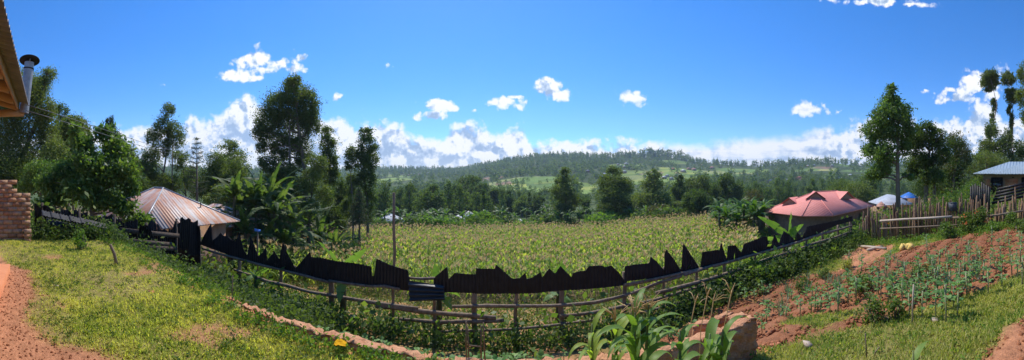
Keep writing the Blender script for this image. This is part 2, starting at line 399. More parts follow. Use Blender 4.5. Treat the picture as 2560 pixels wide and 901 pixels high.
# open fields on the far slopes, as world-space plots: centre px,row -> ground spot
PLOTS = []
def plot(px, py, wid, dep, col, rot=0):
    h = hit(px, py, 70)
    if h is None: return
    PLOTS.append((h[0], h[1], wid, dep, rot, col))
Gn = (.21, .29, .06); Gn2 = (.15, .23, .05); Br = (.21, .15, .09); Lt = (.28, .31, .10)
plot(1330, 468, 120, 46, Gn); plot(1300, 452, 100, 60, Lt); plot(1278, 457, 40, 30, Br); plot(1375, 462, 50, 40, Gn2)
plot(1345, 447, 60, 55, Gn2); plot(1400, 478, 60, 30, Gn)
plot(955, 452, 110, 90, Gn); plot(985, 440, 90, 60, Gn2); plot(1215, 448, 60, 40, Br)
plot(1620, 440, 120, 130, Gn2); plot(1590, 452, 60, 60, Lt); plot(1680, 436, 90, 70, Br); plot(1720, 440, 120, 60, Gn)
plot(1790, 430, 120, 60, Lt); plot(1850, 428, 110, 60, Gn2); plot(1640, 458, 60, 50, Gn); plot(1760, 441, 120, 40, Gn2)
plot(1830, 412, 60, 50, Gn2); plot(1700, 425, 70, 60, Gn); plot(1560, 415, 70, 50, Gn2)
plot(2045, 425, 70, 60, Lt); plot(2010, 428, 50, 50, Gn2); plot(2060, 420, 30, 30, Br); plot(2110, 412, 60, 60, Gn2); plot(2140, 430, 60, 50, Gn2)
plot(1690, 405, 60, 50, Gn2); plot(2130, 445, 80, 40, Gn2)
def inplot(x, y, s=1.0):
    m = np.zeros_like(x, dtype=float); idx = np.full(x.shape, -1)
    w = fbm(x, y, .05, 3, 33) * .16
    for i, (cx, cy, a, b, rot, col) in enumerate(PLOTS):
        an = math.atan2(cx, cy)
        u = (x - cx) * cos(an) - (y - cy) * sin(an); v = (x - cx) * sin(an) + (y - cy) * cos(an)
        k = 1 - ss(.85, 1.05, (np.abs(u / (a / 2 * s)) ** 3 + np.abs(v / (b / 2 * s * 1.3)) ** 3) ** (1 / 3) + w)
        idx = np.where(k > .4, i, idx); m = np.maximum(m, k)
    return m, idx
pm, pidx = inplot(X, Y)
for i, p in enumerate(PLOTS):
    sel = (pidx == i)
    an_ = math.atan2(p[0], p[1]); vv = (X[sel] - p[0]) * sin(an_ + .25 * sin(i)) + (Y[sel] - p[1]) * cos(an_ + .25 * sin(i)); uu = (X[sel] - p[0]) * cos(an_) - (Y[sel] - p[1]) * sin(an_)
    cell = np.sin(np.floor(vv / 13.) * 12.9898 + np.floor(uu / 34. + .5 * np.floor(vv / 13.)) * 78.233 + i) * 43758.5453; cell = cell - np.floor(cell)
    FC[sel] = np.array(p[5]) * (.72 + .6 * cell)[:, None] * np.stack([1 + .25 * (cell > .8), np.ones_like(cell), np.ones_like(cell)], -1) * (1 + .12 * fbm(X[sel], Y[sel], .08, 2, i)[:, None])
C = C * (1 - ff) + FC * ff
gb = MB(); ny, nx = X.shape
I = np.arange(ny * nx).reshape(ny, nx)
gb.add(np.stack([X, Y, Z], -1).reshape(-1, 3), np.stack([I[:-1, :-1], I[:-1, 1:], I[1:, 1:], I[1:, :-1]], -1).reshape(-1, 4))
m, nt, out = newmat('ground'); M['ground'] = m
at = N(nt, 'ShaderNodeAttribute', attribute_name='albedo')
v = coord(nt)
n1 = noise(nt, 11, 6, .7, v); n2 = noise(nt, 55, 4, .65, v)
c = mixc(nt, 1.0, at.outputs['Color'], ramp(nt, n1, [(.25, .62), (.5, 1.0), (.75, 1.35)]), 'MULTIPLY')
c = mixc(nt, 1.0, c, ramp(nt, n2, [(.3, .75), (.7, 1.2)]), 'MULTIPLY')
p = N(nt, 'ShaderNodeBsdfPrincipled', _Roughness=.95); p.inputs['Specular IOR Level'].default_value = .1
nt.links.new(c, p.inputs['Base Color'])
b = N(nt, 'ShaderNodeBump', _Strength=.8, _Distance=.03); nt.links.new(noise(nt, 24, 6, .75, v), b.inputs['Height']); nt.links.new(b.outputs[0], p.inputs['Normal'])
nt.links.new(p.outputs[0], out.inputs[0])
go = gb.obj('ground', m, smooth=True); tag(go, None, None, kind='structure')
ca = go.data.color_attributes.new('albedo', 'FLOAT_COLOR', 'POINT')
ca.data.foreach_set('color', np.concatenate([np.clip(C, 0, 1), np.ones((*C.shape[:2], 1))], -1).astype(np.float32).ravel())

# ------------------------------------------------------------------ foliage helpers
def leaves(mb, pts, L, W, droop=0.0, rg=rng, flat=0.0):
    """one rhombic leaf per point, random orientation"""
    n = len(pts)
    if n == 0: return
    d = rg.normal(size=(n, 3)); d[:, 2] -= droop; d /= np.linalg.norm(d, axis=1)[:, None]
    q = rg.normal(size=(n, 3)); q[:, 2] += flat
    s = np.cross(d, q); s /= np.linalg.norm(s, axis=1)[:, None] + 1e-9
    L = L * rg.uniform(.6, 1.3, (n, 1)); W = W * rg.uniform(.7, 1.25, (n, 1))
    nrm = np.cross(d, s)
    mid = pts + d * L * .45 - nrm * L * .08
    v = np.stack([pts, mid + s * W / 2 + nrm * L * .06, pts + d * L, mid - s * W / 2 + nrm * L * .06], 1).reshape(-1, 3)
    mb.add(v, np.arange(n * 4).reshape(-1, 4))
def clump_pts(c, R, n, rg=rng, sub=14, tight=.30, shell=.55):
    c = np.asarray(c, float); R = np.asarray(R, float)
    m = max(4, int(sub))
    d = rg.normal(size=(m, 3)); d /= np.linalg.norm(d, axis=1)[:, None]
    rad = shell + (1 - shell) * rg.uniform(0, 1, (m, 1)) ** .6
    rad *= rg.uniform(.75, 1.08, (m, 1))
    cc = d * rad
    k = rg.integers(0, m, n)
    g = rg.normal(size=(n, 3)) * tight * rg.uniform(.5, 1.1, (m, 1))[k]
    p = cc[k] * (1 - tight * .6) + g
    return c + p * R
def limb(mb, a, b, r0, r1, seg=5, wob=.06, n=6, sag=0):
    a = np.asarray(a, float); b = np.asarray(b, float); t = np.linspace(0, 1, seg)[:, None]
    pts = a + (b - a) * t; L = np.linalg.norm(b - a)
    pts[1:-1] += rng.normal(size=(seg - 2, 3)) * wob * L
    pts[:, 2] += (np.sin(t[:, 0] * pi) * sag * L)
    mb.tube(pts, np.linspace(r0, r1, seg), n)
def tree(name, label, base, r, clumps, mat, kind='round', dens=.42, lf=1.0, tr=.16, trunks=None, group=None, bark='bark', cat='tree', droop=.3, tight=.22, subk=1.5, thin=2.3, depth=1.0):
    """clumps: (px, py, w, h) outlines read off the photograph at distance r; each gets its own depth"""
    b0 = G(base, r)
    root = empty(name, b0, label, cat, group)
    s = r / FPX
    cen = []; cb = MB(); tb = MB()
    L = max(.05, r * 2.0 / 326) * lf
    for (px, py, w, h) in clumps:
        off = rng.uniform(-.35, .35) * w * s * depth
        c = P(px, py, r + off); R = np.array([w * s / 2, w * s / 2 * depth, h * s / 2])
        a = az(px); c = np.asarray(c)
        nn = int(w * h * .785 * dens * 1.9 * rng.uniform(.9, 1.1) * min(1.6, max(1., 1.0 / lf ** 1.2)))
        pts = clump_pts((0, 0, 0), R, nn, sub=max(8, w * h / 110 * subk), tight=tight)
        ca_, sa_ = cos(a), sin(a)
        q = np.stack([pts[:, 0] * ca_ + pts[:, 1] * sa_, -pts[:, 0] * sa_ + pts[:, 1] * ca_, pts[:, 2]], 1)
        leaves(cb, q + c - b0, L, L / thin * 1.0, droop)
        cen.append((c - b0, R))
    top = max(cen, key=lambda k: k[0][2])
    zt = top[0][2] + top[1][2] * .6
    hmid = .45 * zt
    j = np.array([rng.uniform(-.05, .05) * zt * .5, rng.uniform(-.05, .05) * zt * .5, hmid])
    tp = np.array([top[0][0], top[0][1], zt])
    spine = np.array([[0, 0, -.3], [j[0] * .4, j[1] * .4, hmid * .5], j, (j + tp) / 2 + rng.normal(size=3) * [.03 * zt, .03 * zt, 0], tp])
    tb.tube(spine, np.array([tr * 1.15, tr * .9, tr * .7, tr * .4, tr * .1]), 8)
    for c, R in cen:
        f = np.clip((c[2] - R[2] * .9) / zt, .25, .9)
        st = np.array([np.interp(f * zt, spine[:, 2], spine[:, k]) for k in range(3)]); st[2] = f * zt
        limb(tb, st, c, tr * .42, tr * .12)
        for _ in range(6):
            d = rng.normal(size=3); d /= np.linalg.norm(d); d[2] = abs(d[2]) * .8
            limb(tb, c + rng.normal(size=3) * R * .15, c + d * R * .85, tr * .14, tr * .03, 4, .05, 4)
    if trunks:
        for (px, dr) in trunks:
            g = G(px, r + dr); g2 = g - b0
            tb.tube(np.array([g2 - [0, 0, .3], g2 + [.1, 0, zt * .35], g2 + [0, .1, zt * .75]]), [tr * .8, tr * .6, tr * .25], 7)
    tb.obj('trunk', M[bark], root, smooth=True)
    cb.obj('crown', M[mat], root)
    return root
def conifer(name, label, px, r, ytop, ybot, wpx, mat='conifer', group=None, sparse=False, dens=1.0):
    b0 = G(px, r); root = empty(name, b0, label, 'conifer' if not group else 'conifer', group)
    s = r / FPX; zt = (450 - ytop) * s - b0[2]; zb = (450 - ybot) * s - b0[2]
    tb = MB(); cb = MB()
    tb.tube([[0, 0, -.3], [0.03, 0, zt * .5], [0, 0, zt]], [zt * .014 + .04, zt * .009 + .02, .01], 7)
    L = max(.08, r * 1.6 / 326)
    nl = 12 if sparse else 26
    for i in range(nl):
        f = (i + .5) / nl; z = zb + (zt - zb) * f; R = wpx * s / 2 * (1 - f) ** .8 * (1.0 if not sparse else 1.0) + .1
        nb = 6 if sparse else 8
        for k in range(nb):
            an = rng.uniform(0, 2 * pi); rr = R * rng.uniform(.7, 1.1)
            e = np.array([cos(an) * rr, sin(an) * rr, z + rr * rng.uniform(.15, .4)]) if sparse else np.array([cos(an) * rr, sin(an) * rr, z - rr * .15 + rng.normal() * .1])
            a0 = np.array([0, 0, z])
            limb(tb, a0, e, .02, .006, 3, .02, 4)
            m = int(26 * dens * (rr / .8 + .3)); tt = rng.uniform(.15, 1, (m, 1)) ** .7
            pts = a0 + (e - a0) * tt + rng.normal(size=(m, 3)) * [L * .7, L * .7, L * .45]
            leaves(cb, pts, L, L / 3.2, .4)
    tb.obj('trunk', M['bark'], root, smooth=True); cb.obj('crown', M[mat], root)
    return root
def bush(name, label, pos, R, n, L, mat, thin=1.9, cat='bush', group=None, flowers=0, droop=.1, kind=None, tight=.26):
    """a leafy shrub with stems"""
    pos = np.asarray(pos, float); root = empty(name, pos, label, cat, group)
    R = np.asarray(R, float); cb = MB(); tb = MB()
    pts = clump_pts((0, 0, R[2] * .9), R, n, sub=max(12, n / 60), tight=tight)
    pts = pts[pts[:, 2] > .01]
    leaves(cb, pts, L, L / thin, droop, flat=.6)
    for _ in range(9):
        d = rng.normal(size=3); d /= np.linalg.norm(d); d[2] = abs(d[2]) + .3
        limb(tb, (rng.normal() * R[0] * .1, rng.normal() * R[1] * .1, -.05), d * R * [.7, .7, 1.1] + [0, 0, .02], .018, .005, 4, .06, 4)
    tb.obj('stem', M['bark'], root); cb.obj('foliage', M[mat], root)
    if flowers:
        fb = MB(); fp = clump_pts((0, 0, R[2] * 1.05), R * [1.03, 1.03, 1.05], flowers, sub=9, tight=.12, shell=.85)
        leaves(fb, fp, L * .8, L * .55, -.3); fb.obj('blossom', M['flower'], root)
    return root

def ribbon(mb, base, azim, L, W, el0, droop, seg=6, fold=.25, tear=0., wave=0., twist=0., roll=0.):
    """arching strap leaf: starts at elevation el0, bends down by droop over its length"""
    base = np.asarray(base, float)
    t = np.linspace(0, 1, seg + 1); el = el0 - droop * t ** 1.3
    dirs = np.stack([np.cos(el) * cos(azim), np.cos(el) * sin(azim), np.sin(el)], 1)
    pts = base + np.vstack([[0, 0, 0], np.cumsum(dirs[:-1] * L / seg, 0)])
    side = np.array([-sin(azim), cos(azim), 0]); side = side[None] * np.ones((seg + 1, 1))
    if twist or roll:
        nn = np.cross(dirs, side); an = twist * t + roll
        side = side * np.cos(an)[:, None] + nn * np.sin(an)[:, None]
    up = np.cross(side, dirs) * -1
    w = W / 2 * np.clip(np.sin(pi * np.clip(t, 0, 1) ** .65) ** .7, .12 if True else 0, 1); w[0] = W * .12; w[-1] = W * .02
    if not tear:
        wv = wave * np.sin(t * 17 + rng.uniform(0, 6)) * W
        Lf = pts + side * w[:, None] - up * (w * fold + 0)[:, None] * -1 + up * wv[:, None]
        Rt = pts - side * w[:, None] + up * (w * fold)[:, None] - up * wv[:, None]
        V = np.concatenate([Lf, pts, Rt]); n = seg + 1; i = np.arange(seg)
        mb.add(V, np.concatenate([np.stack([i, i + n, i + n + 1, i + 1], 1), np.stack([i + n, i + 2 * n, i + 2 * n + 1, i + n + 1], 1)]))
    else:
        for sg in (1, -1):
            i = 0
            while i < seg:
                k = min(seg - i, 1 + int(rng.integers(0, 3)) if rng.uniform() < tear else 4)
                f = fold + rng.normal() * .35 * tear
                a = pts[i:i + k + 1]; ww = w[i:i + k + 1]
                o = a + sg * side[i:i + k + 1] * (ww * math.sqrt(max(.1, 1 - f * f * .5)))[:, None] - up[i:i + k + 1] * (ww * f)[:, None]
                m_ = k + 1; j = np.arange(k)
                mb.add(np.concatenate([a, o]), np.stack([j, j + 1, j + 1 + m_, j + m_], 1)); i += k
def banana(loc, h, nleaf, L, W, mat, label, group=None, seed=1, tear=.5, name='banana_plant', el=(.5, 1.35), azs=None):
    root = empty(name, loc, label, 'banana plant', group)
    tb = MB(); tb.tube([[0, 0, -.2], [.03, 0, h * .5], [0, .02, h]], [.19, .15, .06], 9); tb.obj('stem', M['pstem'], root, smooth=True)
    for k in range(nleaf):
        lb = MB(); a = (azs[k] if azs else k * 2.4 + rng.uniform(-.4, .4)); e = rng.uniform(*el) if k % 3 else rng.uniform(.0, .5)
        ribbon(lb, (0, 0, h * (.96 if k % 3 else rng.uniform(.62, .9))), a, L * rng.uniform(.9, 1.3), W * rng.uniform(.75, 1.05), e, rng.uniform(.6, 2.0), 22, .4, .8)
        lb.obj('leaf', M[mat], root)
    return root

def maize_tpl(h=2.0, nl=10, seg=4, L=.75, W=.085, tas=8, lean=.0):
    st, lv, ta = MB(), MB(), MB()
    st.tube([[0, 0, 0], [.01, 0, h * .5], [.0, .01, h * .93]], [.014, .011, .006], 4, cap=False)
    for k in range(nl):
        z = h * (.14 + .72 * k / nl); a = k * pi + rng.uniform(-.6, .6)
        ribbon(lv, (0, 0, z), a, L * rng.uniform(.7, 1.1) * (1 - .35 * k / nl), W, rng.uniform(1.0, 1.4), rng.uniform(1.1, 2.4), seg, .3)
    for k in range(tas):
        a = rng.uniform(0, 2 * pi); e = rng.uniform(.7, 1.4); d = np.array([cos(a) * cos(e), sin(a) * cos(e), sin(e)]) * .26
        b_ = np.array([0, 0, h * (.90 + .02 * k / tas)])
        s_ = np.array([-sin(a), cos(a), 0]) * .012
        ta.add([b_ - s_, b_ + s_, b_ + d * .6 + [0, 0, .01] + s_, b_ + d * .6 - s_, b_ + d + [d[0] * .3, d[1] * .3, -.03]], [(0, 1, 2, 3)], [(3, 2, 4)])
    return st, lv, ta

# ------------------------------------------------------------------ main fence (plane Y = 6.5)
FY = 6.5
def FP(px, py, y=FY):
    a = az(px); r = y / cos(a); return y * math.tan(a), (450 - py) / FPX * r
fence = empty('sheet_iron_fence', (0, FY, 0), 'long garden fence of torn dark iron sheets nailed to posts in front of the maize', 'fence')
TOP = [(440,566),(444,558),(466,560),(467,553),(488,556),(489,562),(503,566),(504,606),(512,590),(532,558),(534,600),(540,596),(553,582),(560,590),(571,591),(580,600),(590,604),(600,580),(610,622),(620,638),(629,588),(640,620),(647,640),(656,634),(667,617),(669,651),(678,640),(689,629),(700,648),(708,604),(722,636),(740,671),(750,660),(777,629),(779,642),(822,648),(823,650),(900,660),(929,666),(930,690),(936,690),(941,647),(984,666),(1021,676),(1022,692)]
TOP2 = [(1085,697),(1090,690),(1119,666),(1121,697),(1124,697),(1136,683),(1189,687),(1190,671),(1237,672),(1240,662),(1262,680),(1280,696),(1299,694),(1314,679),(1316,697),(1330,694),(1352,679),(1354,693),(1373,670),(1388,684),(1389,682),(1401,665),(1428,693),(1433,681),(1463,676),(1472,665),(1500,663),(1512,667),(1528,664),(1545,680),(1558,698)]
TOP3 = [(1561,666),(1590,661),(1624,658),(1625,641),(1642,655),(1660,676),(1662,622),(1680,644),(1700,674),(1703,660),(1708,607),(1726,636),(1749,672),(1752,630),(1791,624),(1795,627),(1801,607),(1815,649),(1817,615),(1836,613),(1851,632),(1858,610),(1906,592),(1916,592),(1923,618),(1935,585),(1946,612),(1951,597),(1960,578),(1972,586),(1986,600),(1990,580),(2003,594),(2016,567),(2050,560),(2090,552),(2130,541)]
BOT = [(440,692),(502,668),(503,612),(560,634),(609,650),(711,676),(822,703),(930,714),(1022,727),(1136,732),(1339,732),(1397,726),(1560,712),(1568,703),(1658,693),(1749,674),(1863,644),(1920,631),(2023,594),(2090,563),(2131,553)]
bx, bz = zip(*[FP(*p) for p in BOT])
def sheets(top, breaks):
    br = [top[0][0]] + breaks + [top[-1][0]]
    tx, tz = zip(*[FP(*p) for p in top]); tx = list(tx)
    for i in range(1, len(tx)):
        if tx[i] <= tx[i - 1]: tx[i] = tx[i - 1] + .002
    for i, (a, b) in enumerate(zip(br[:-1], br[1:])):
        xa, xb = FP(a, 0)[0] - (.02 if i else 0), FP(b, 0)[0] + .02
        n = max(6, int((xb - xa) / .0125)); x = np.linspace(xa, xb, n)
        zt = np.interp(x, tx, tz) + rng.normal(size=n) * .004; zb = np.interp(x, bx, bz) + rng.normal() * .006
        zt = np.maximum(zt, zb + .01)
        yo = -.035 + (.012 if i % 2 else 0) + .009 * np.sin(x * 2 * pi / .076) + rng.normal() * .004
        lean = rng.normal() * .03
        mb = MB(); rows = 4
        f = np.linspace(0, 1, rows)[:, None]
        V = np.stack([np.broadcast_to(x, (rows, n)), yo[None] + lean * f * (zt - zb)[None] + .004 * rng.normal(size=(rows, 1)), zb + (zt - zb) * f], -1)
        V2 = V + [0, .003, 0]
        I = np.arange(rows * n).reshape(rows, n)
        q = np.stack([I[:-1, :-1], I[:-1, 1:], I[1:, 1:], I[1:, :-1]], -1).reshape(-1, 4)
        mb.add(V.reshape(-1, 3), q); mb.add(V2.reshape(-1, 3), q[:, ::-1])
        e = np.concatenate([V[-1], V2[-1]]); j = np.arange(n - 1); mb.add(e, np.stack([j, j + 1, j + 1 + n, j + n], 1))
        mb.obj('iron_sheet', M['blackmetal'], fence)
sheets(TOP, [467, 489, 503.5, 533, 571, 610, 647, 669, 700, 740, 778, 823, 930])
sheets(TOP2, [1121, 1190, 1238, 1280, 1316, 1353, 1389, 1430])
sheets(TOP3, [1625, 1661, 1702, 1750, 1795, 1816, 1855, 1923, 1947, 1988, 2016])
# the slipped sheet hanging from the rail
x0, z0 = FP(1026, 698); x1, z1 = FP(1112, 712)
mb = MB(); n = 20; u = np.linspace(0, 1, n); rows = 41
V = np.zeros((rows, n, 3))
for i in range(rows):
    f = i / (rows - 1)
    V[i, :, 0] = x0 + (x1 - x0) * u + .05 * f; V[i, :, 2] = z0 + (z1 - z0) * u - f * (.40 - .16 * u); V[i, :, 1] = -.12 - .10 * f + .028 * np.sin(f * 26 + u * 2)
I = np.arange(rows * n).reshape(rows, n); q = np.stack([I[:-1, :-1], I[:-1, 1:], I[1:, 1:], I[1:, :-1]], -1).reshape(-1, 4)
mb.add(V.reshape(-1, 3), q); mb.add(V.reshape(-1, 3) + [0, .004, .002], q[:, ::-1])
M['slip'] = surf('grey_slipped_iron', (.015, .02, .024), (.04, .048, .052), 5, .45, .1, 20, spec=.4)
so = mb.obj('iron_sheet', M['slip'], fence); so['label'] = 'slipped sheet hanging aslant with shiny ribs'
# posts
def post(px, ytop, w=.05, y=FY + .05, rec=fence, lean=.0, zt=None, mat='wood'):
    x, z = FP(px, ytop, y)
    g = float(H(x, y)) - .25
    mb = MB(); k = 6; t = np.linspace(0, 1, k)[:, None]
    pts = np.array([x + lean, y - FY, g]) * (1 - t) + np.array([x, y - FY, z]) * t; pts[1:-1, :2] += rng.normal(size=(k - 2, 2)) * .012
    mb.tube(pts, np.linspace(w * 1.1, w * .85, k), 7); return mb.obj('post', M[mat], rec, smooth=True)
for px, yt, w in [(462,555,.07),(500,575,.05),(600,640,.06),(702,655,.05),(828,700,.075),(1187,715,.06),(1402,700,.06),(1560,680,.05),(1741,660,.04),(1811,640,.05),(1888,630,.04),(1962,600,.055),(2015,585,.04),(2056,575,.05),(2095,560,.05),(2126,545,.07)]:
    post(px, yt, w)
post(1088, 700, .04); post(1290, 715, .04); post(1660, 668, .035)
pl = post(985, 482, .034, FY + .04); pl['label'] = 'tall thin pole rising far above the sheets'
def rail(pts, w=.035, y=FY + .0, mat='wood'):
    V = []
    for px, py in pts:
        x, z = FP(px, py, y); V.append((x, y - FY, z))
    V = np.array(V); n = max(6, int((V[-1, 0] - V[0, 0]) / .6)); xx = np.linspace(V[0, 0], V[-1, 0], n)
    Q = np.stack([xx, np.interp(xx, V[:, 0], V[:, 1]) + rng.normal(size=n) * .008, np.interp(xx, V[:, 0], V[:, 2]) + rng.normal(size=n) * .012], 1)
    mb = MB(); mb.tube(Q, w * rng.uniform(.85, 1.15, n), 6); return mb.obj('rail', M[mat], fence, smooth=True)
ry = FY - .07
rail([(505,622),(609,652),(711,678),(822,704)], .032, ry); rail([(822,703),(1000,722)], .03, ry)
rail([(560,632),(740,668)], .025, FY + .1); rail([(1015,695),(1090,697),(1130,699)], .03, FY + .09); rail([(1420,694),(1565,696)], .025, FY + .09)
rail([(585,675),(700,710),(840,742),(1045,772)], .04, ry); rail([(940,765),(1090,782),(1240,797)], .045, ry)
rail([(985,795),(1130,806),(1260,805)], .035, ry); rail([(1130,765),(1290,768),(1420,765),(1560,742),(1640,710),(1780,665)], .035, ry - .02)
rail([(1560,715),(1660,693),(1790,664),(1940,622),(2040,590),(2130,565)], .04, ry); rail([(1400,790),(1560,765),(1740,722),(1940,650),(2130,585)], .035, ry)
rail([(1640,735),(1820,685),(1945,640),(2055,604),(2128,580)], .045, ry - .02, 'wood'); rail([(1520,800),(1740,745),(1960,665),(2128,598)], .026, ry)
rail([(1100,830),(1290,822),(1500,800)], .025, ry)

# ------------------------------------------------------------------ left fence (X = -9.4) and draped sheets
LX = -9.35
lf = empty('broken_sheet_fence', (LX, 4, 0), 'broken fence of leaning dark sheets and planks beside the rusty roofed house', 'fence')
def LP(px, py, x=LX):
    a = az(px); r = x / sin(a); return r * cos(a), (450 - py) / FPX * r
ltop = [(95,520),(120,512),(135,530),(180,527),(215,540),(255,548),(262,538),(300,552),(330,560),(336,552),(352,556),(360,562),(372,572),(384,560),(400,566),(405,575),(430,572),(436,556),(446,556)]
ty, tz = zip(*[LP(*p) for p in ltop]); ty = np.array(ty); tz = np.array(tz)
o = np.argsort(ty); ty, tz = ty[o], tz[o]
yb = np.linspace(1.0, 6.5, 15)
for i in range(14):
    a_, b_ = yb[i] - .02, yb[i + 1] + .02; n = 36; y = np.linspace(a_, b_, n)
    zt = np.interp(y, ty, tz) + rng.uniform(-.06, .05) + np.interp(y, [a_, b_], rng.uniform(-.12, .1, 2)) + .16 * np.abs(((y * rng.uniform(2, 4)) % 1) - .4); zb = H(np.full(n, LX), y) * 0 + zt - rng.uniform(.8, 1.25)
    mb = MB(); ln = rng.normal() * .12
    xo = .012 * np.sin(y * 2 * pi / .076) + rng.normal() * .03
    V = np.array([np.stack([xo + ln * f, y - 4, zb + (zt - zb) * f], 1) for f in (0, .5, 1)])
    I = np.arange(3 * n).reshape(3, n); q = np.stack([I[:-1, :-1], I[:-1, 1:], I[1:, 1:], I[1:, :-1]], -1).reshape(-1, 4)
    mb.add(V.reshape(-1, 3), q); mb.add(V.reshape(-1, 3) + [-.004, 0, 0], q[:, ::-1]); mb.obj('iron_sheet', M['blackmetal'], lf)
for y in (1.2, 2.3, 3.4, 4.5, 5.6):
    mb = MB(); zt = np.interp(y, ty, tz) + .12; mb.tube([[.06, y - 4, float(H(LX, y)) - .3], [.06 + rng.normal() * .03, y - 4, zt]], [.05, .04], 7); mb.obj('post', M['shadewood'], lf)
for (pa, ya, pb, yb_) in [(300,575,448,590),(285,598,430,612),(330,618,440,622)]:
    y0, z0 = LP(pa, ya, LX + .2); y1, z1 = LP(pb, yb_, LX + .2)
    mb = MB(); mb.box((.2, (y0 + y1) / 2 - 4, (z0 + z1) / 2), (.02, abs(y1 - y0) / 2, .07), M=[[1, 0, 0], [0, 1, 0], [0, (z1 - z0) / (y1 - y0), 1]]); mb.obj('plank', M['shadewood'], lf)
# sheets lying in a heap against the fence: louvre-like dark slats
for i, (px, py) in enumerate([(128,532),(150,536),(172,541),(196,545),(222,550),(246,556),(140,552),(165,558),(190,563)]):
    y0, z0 = LP(px, py, LX + .45)
    mb = MB(); n = 14; u = np.linspace(-.5, .5, n); V = []
    sl = rng.uniform(.3, .6); k = rng.uniform(.3, .5)
    for f in (0, .5, 1): V.append(np.stack([.45 + .25 * f + 0 * u, y0 - 4 + u * .55, z0 - u * .16 - f * .12 + .012 * np.sin(u * 40)], 1))
    V = np.array(V); I = np.arange(3 * n).reshape(3, n); q = np.stack([I[:-1, :-1], I[:-1, 1:], I[1:, 1:], I[1:, :-1]], -1).reshape(-1, 4)
    mb.add(V.reshape(-1, 3), q); mb.add(V.reshape(-1, 3) - [.0, 0, .004], q[:, ::-1]); mb.obj('roof_sheet', M['blackmetal'], lf)

# ------------------------------------------------------------------ brick wall at the left
bw = empty('brick_wall', (-8.7, 0, -1.65), 'stepped unplastered brick wall at the far end of the lawn', 'wall')
mb = MB(); rows = [(-2.6, .45, 12), (-2.6, .78, 9)]
zt1 = (450 - 457) / FPX * 8.6 + 1.65; 
def bricks(parent, mat, face, u0, u1, n0, n1, zlo, zhi, tops, bl=.245, bh=.118, seed=3):
    """real bricks laid in running bond with recessed mortar; tops(u) gives the ragged top"""
    rg = np.random.default_rng(seed); mb, mo = MB(), MB(); k = 0; z = zlo
    while z < zhi - .02:
        u = u0 - (bl / 2 if k % 2 else 0)
        while u < u1:
            a, b = max(u, u0), min(u + bl - .014, u1)
            if b - a > .04 and z + bh * .6 < tops((a + b) / 2):
                c = ((a + b) / 2, (n0 + n1) / 2 + rg.normal() * .004, z + bh / 2 - .006); h = ((b - a) / 2, (n1 - n0) / 2, bh / 2 - .007)
                if face == 'x': c = (c[1], c[0], c[2]); h = (h[1], h[0], h[2])
                mb.box(c, h, rg.normal() * .012)
                h2 = [x + .008 for x in h]; h2[0 if face == 'x' else 1] = (n1 - n0) / 2 - .012
                mo.box(c, h2)
            u += bl
        z += bh; k += 1
    mb.obj('brickwork', M[mat], parent); mo.obj('mortar', M['mortar'], parent)
def brmat(name, cols):
    m, nt, out = newmat(name); g = nt.nodes.new('ShaderNodeNewGeometry')
    c = ramp(nt, g.outputs['Random Per Island'], [(0, cols[0]), (.4, cols[1]), (.75, cols[2]), (1, cols[3])])
    v = coord(nt); c = mixc(nt, 1.0, c, ramp(nt, noise(nt, 22, 5, .7, v), [(.25, .6), (.7, 1.2)]), 'MULTIPLY')
    p = N(nt, 'ShaderNodeBsdfPrincipled', _Roughness=.93); p.inputs['Specular IOR Level'].default_value = .12; nt.links.new(c, p.inputs['Base Color'])
    b = N(nt, 'ShaderNodeBump', _Strength=.7, _Distance=.012); nt.links.new(noise(nt, 50, 5, .65, v), b.inputs['Height']); nt.links.new(b.outputs[0], p.inputs['Normal'])
    nt.links.new(p.outputs[0], out.inputs[0]); return m
M['bricks'] = brmat('mixed_clay_bricks', [(.30, .15, .085), (.44, .22, .12), (.52, .29, .16), (.36, .24, .17)])
M['bricko'] = brmat('orange_clay_bricks', [(.52, .25, .12), (.62, .31, .16), (.70, .38, .2), (.56, .30, .17)])
M['bricko'] = surf('rough_orange_brick', (.40, .19, .10), (.56, .28, .15), 7, .95, .9, 45, c3=(.68, .38, .21), spec=.1, detail=8)
M['mortar'] = surf('mud_mortar', (.26, .17, .11), (.36, .25, .17), 12, .95, .5, 50, spec=.1)
bricks(bw, 'bricks', 'x', -2.6, .80, -.10, .10, 0, zt1, lambda u: (zt1 - .30 if u > .45 else zt1 + .03))
mb = MB()
for k in range(3): mb.box((.22 + rng.normal() * .008, .72 + rng.normal() * .01, .06 + k * .12), (.07, .09, .055), rng.normal() * .06)
mb.obj('brick_pier', M['bricks'], bw)
# ------------------------------------------------------------------ house corner (porch roof, plinth, chimney)
house = empty('porch_house', (-5.6, .4, -1.6), 'house corner at the upper left with timber eaves, corrugated roof and orange plinth', 'house')
hr = -radians(8.2)   # eave line direction
ex = np.array([cos(hr), sin(hr), 0.]); ey = np.array([-sin(hr), cos(hr), 0.])   # along eave (toward +X), outwards (+Y)
def hp(u, v, z): return ex * u + ey * v + np.array([0, 0, z])
EZ = 2.88   # eave height over the plinth foot
pitch = .33
def hbox(mb, u0, u1, v0, v1, z0, z1, slope=0.):
    pts = []
    for z in (z0, z1):
        for (u, v) in ((u0, v0), (u1, v0), (u1, v1), (u0, v1)): pts.append(hp(u, v, z - slope * v))
    mb.add(pts, [(0, 3, 2, 1), (4, 5, 6, 7), (0, 1, 5, 4), (1, 2, 6, 5), (2, 3, 7, 6), (3, 0, 4, 7)])
mb = MB(); n = 620; u = np.linspace(0, 9, n); wz = .022 * np.sin(u * 2 * pi / .10)
V = []
for (v, dz) in ((.09, 0), (-3.2, 0), (.09, .004), (-3.2, .004)):
    V.append(np.array([hp(uu, v, EZ + .05 + w + dz - pitch * v) for uu, w in zip(u, wz)]))
V = np.array(V); I = np.arange(4 * n).reshape(4, n)
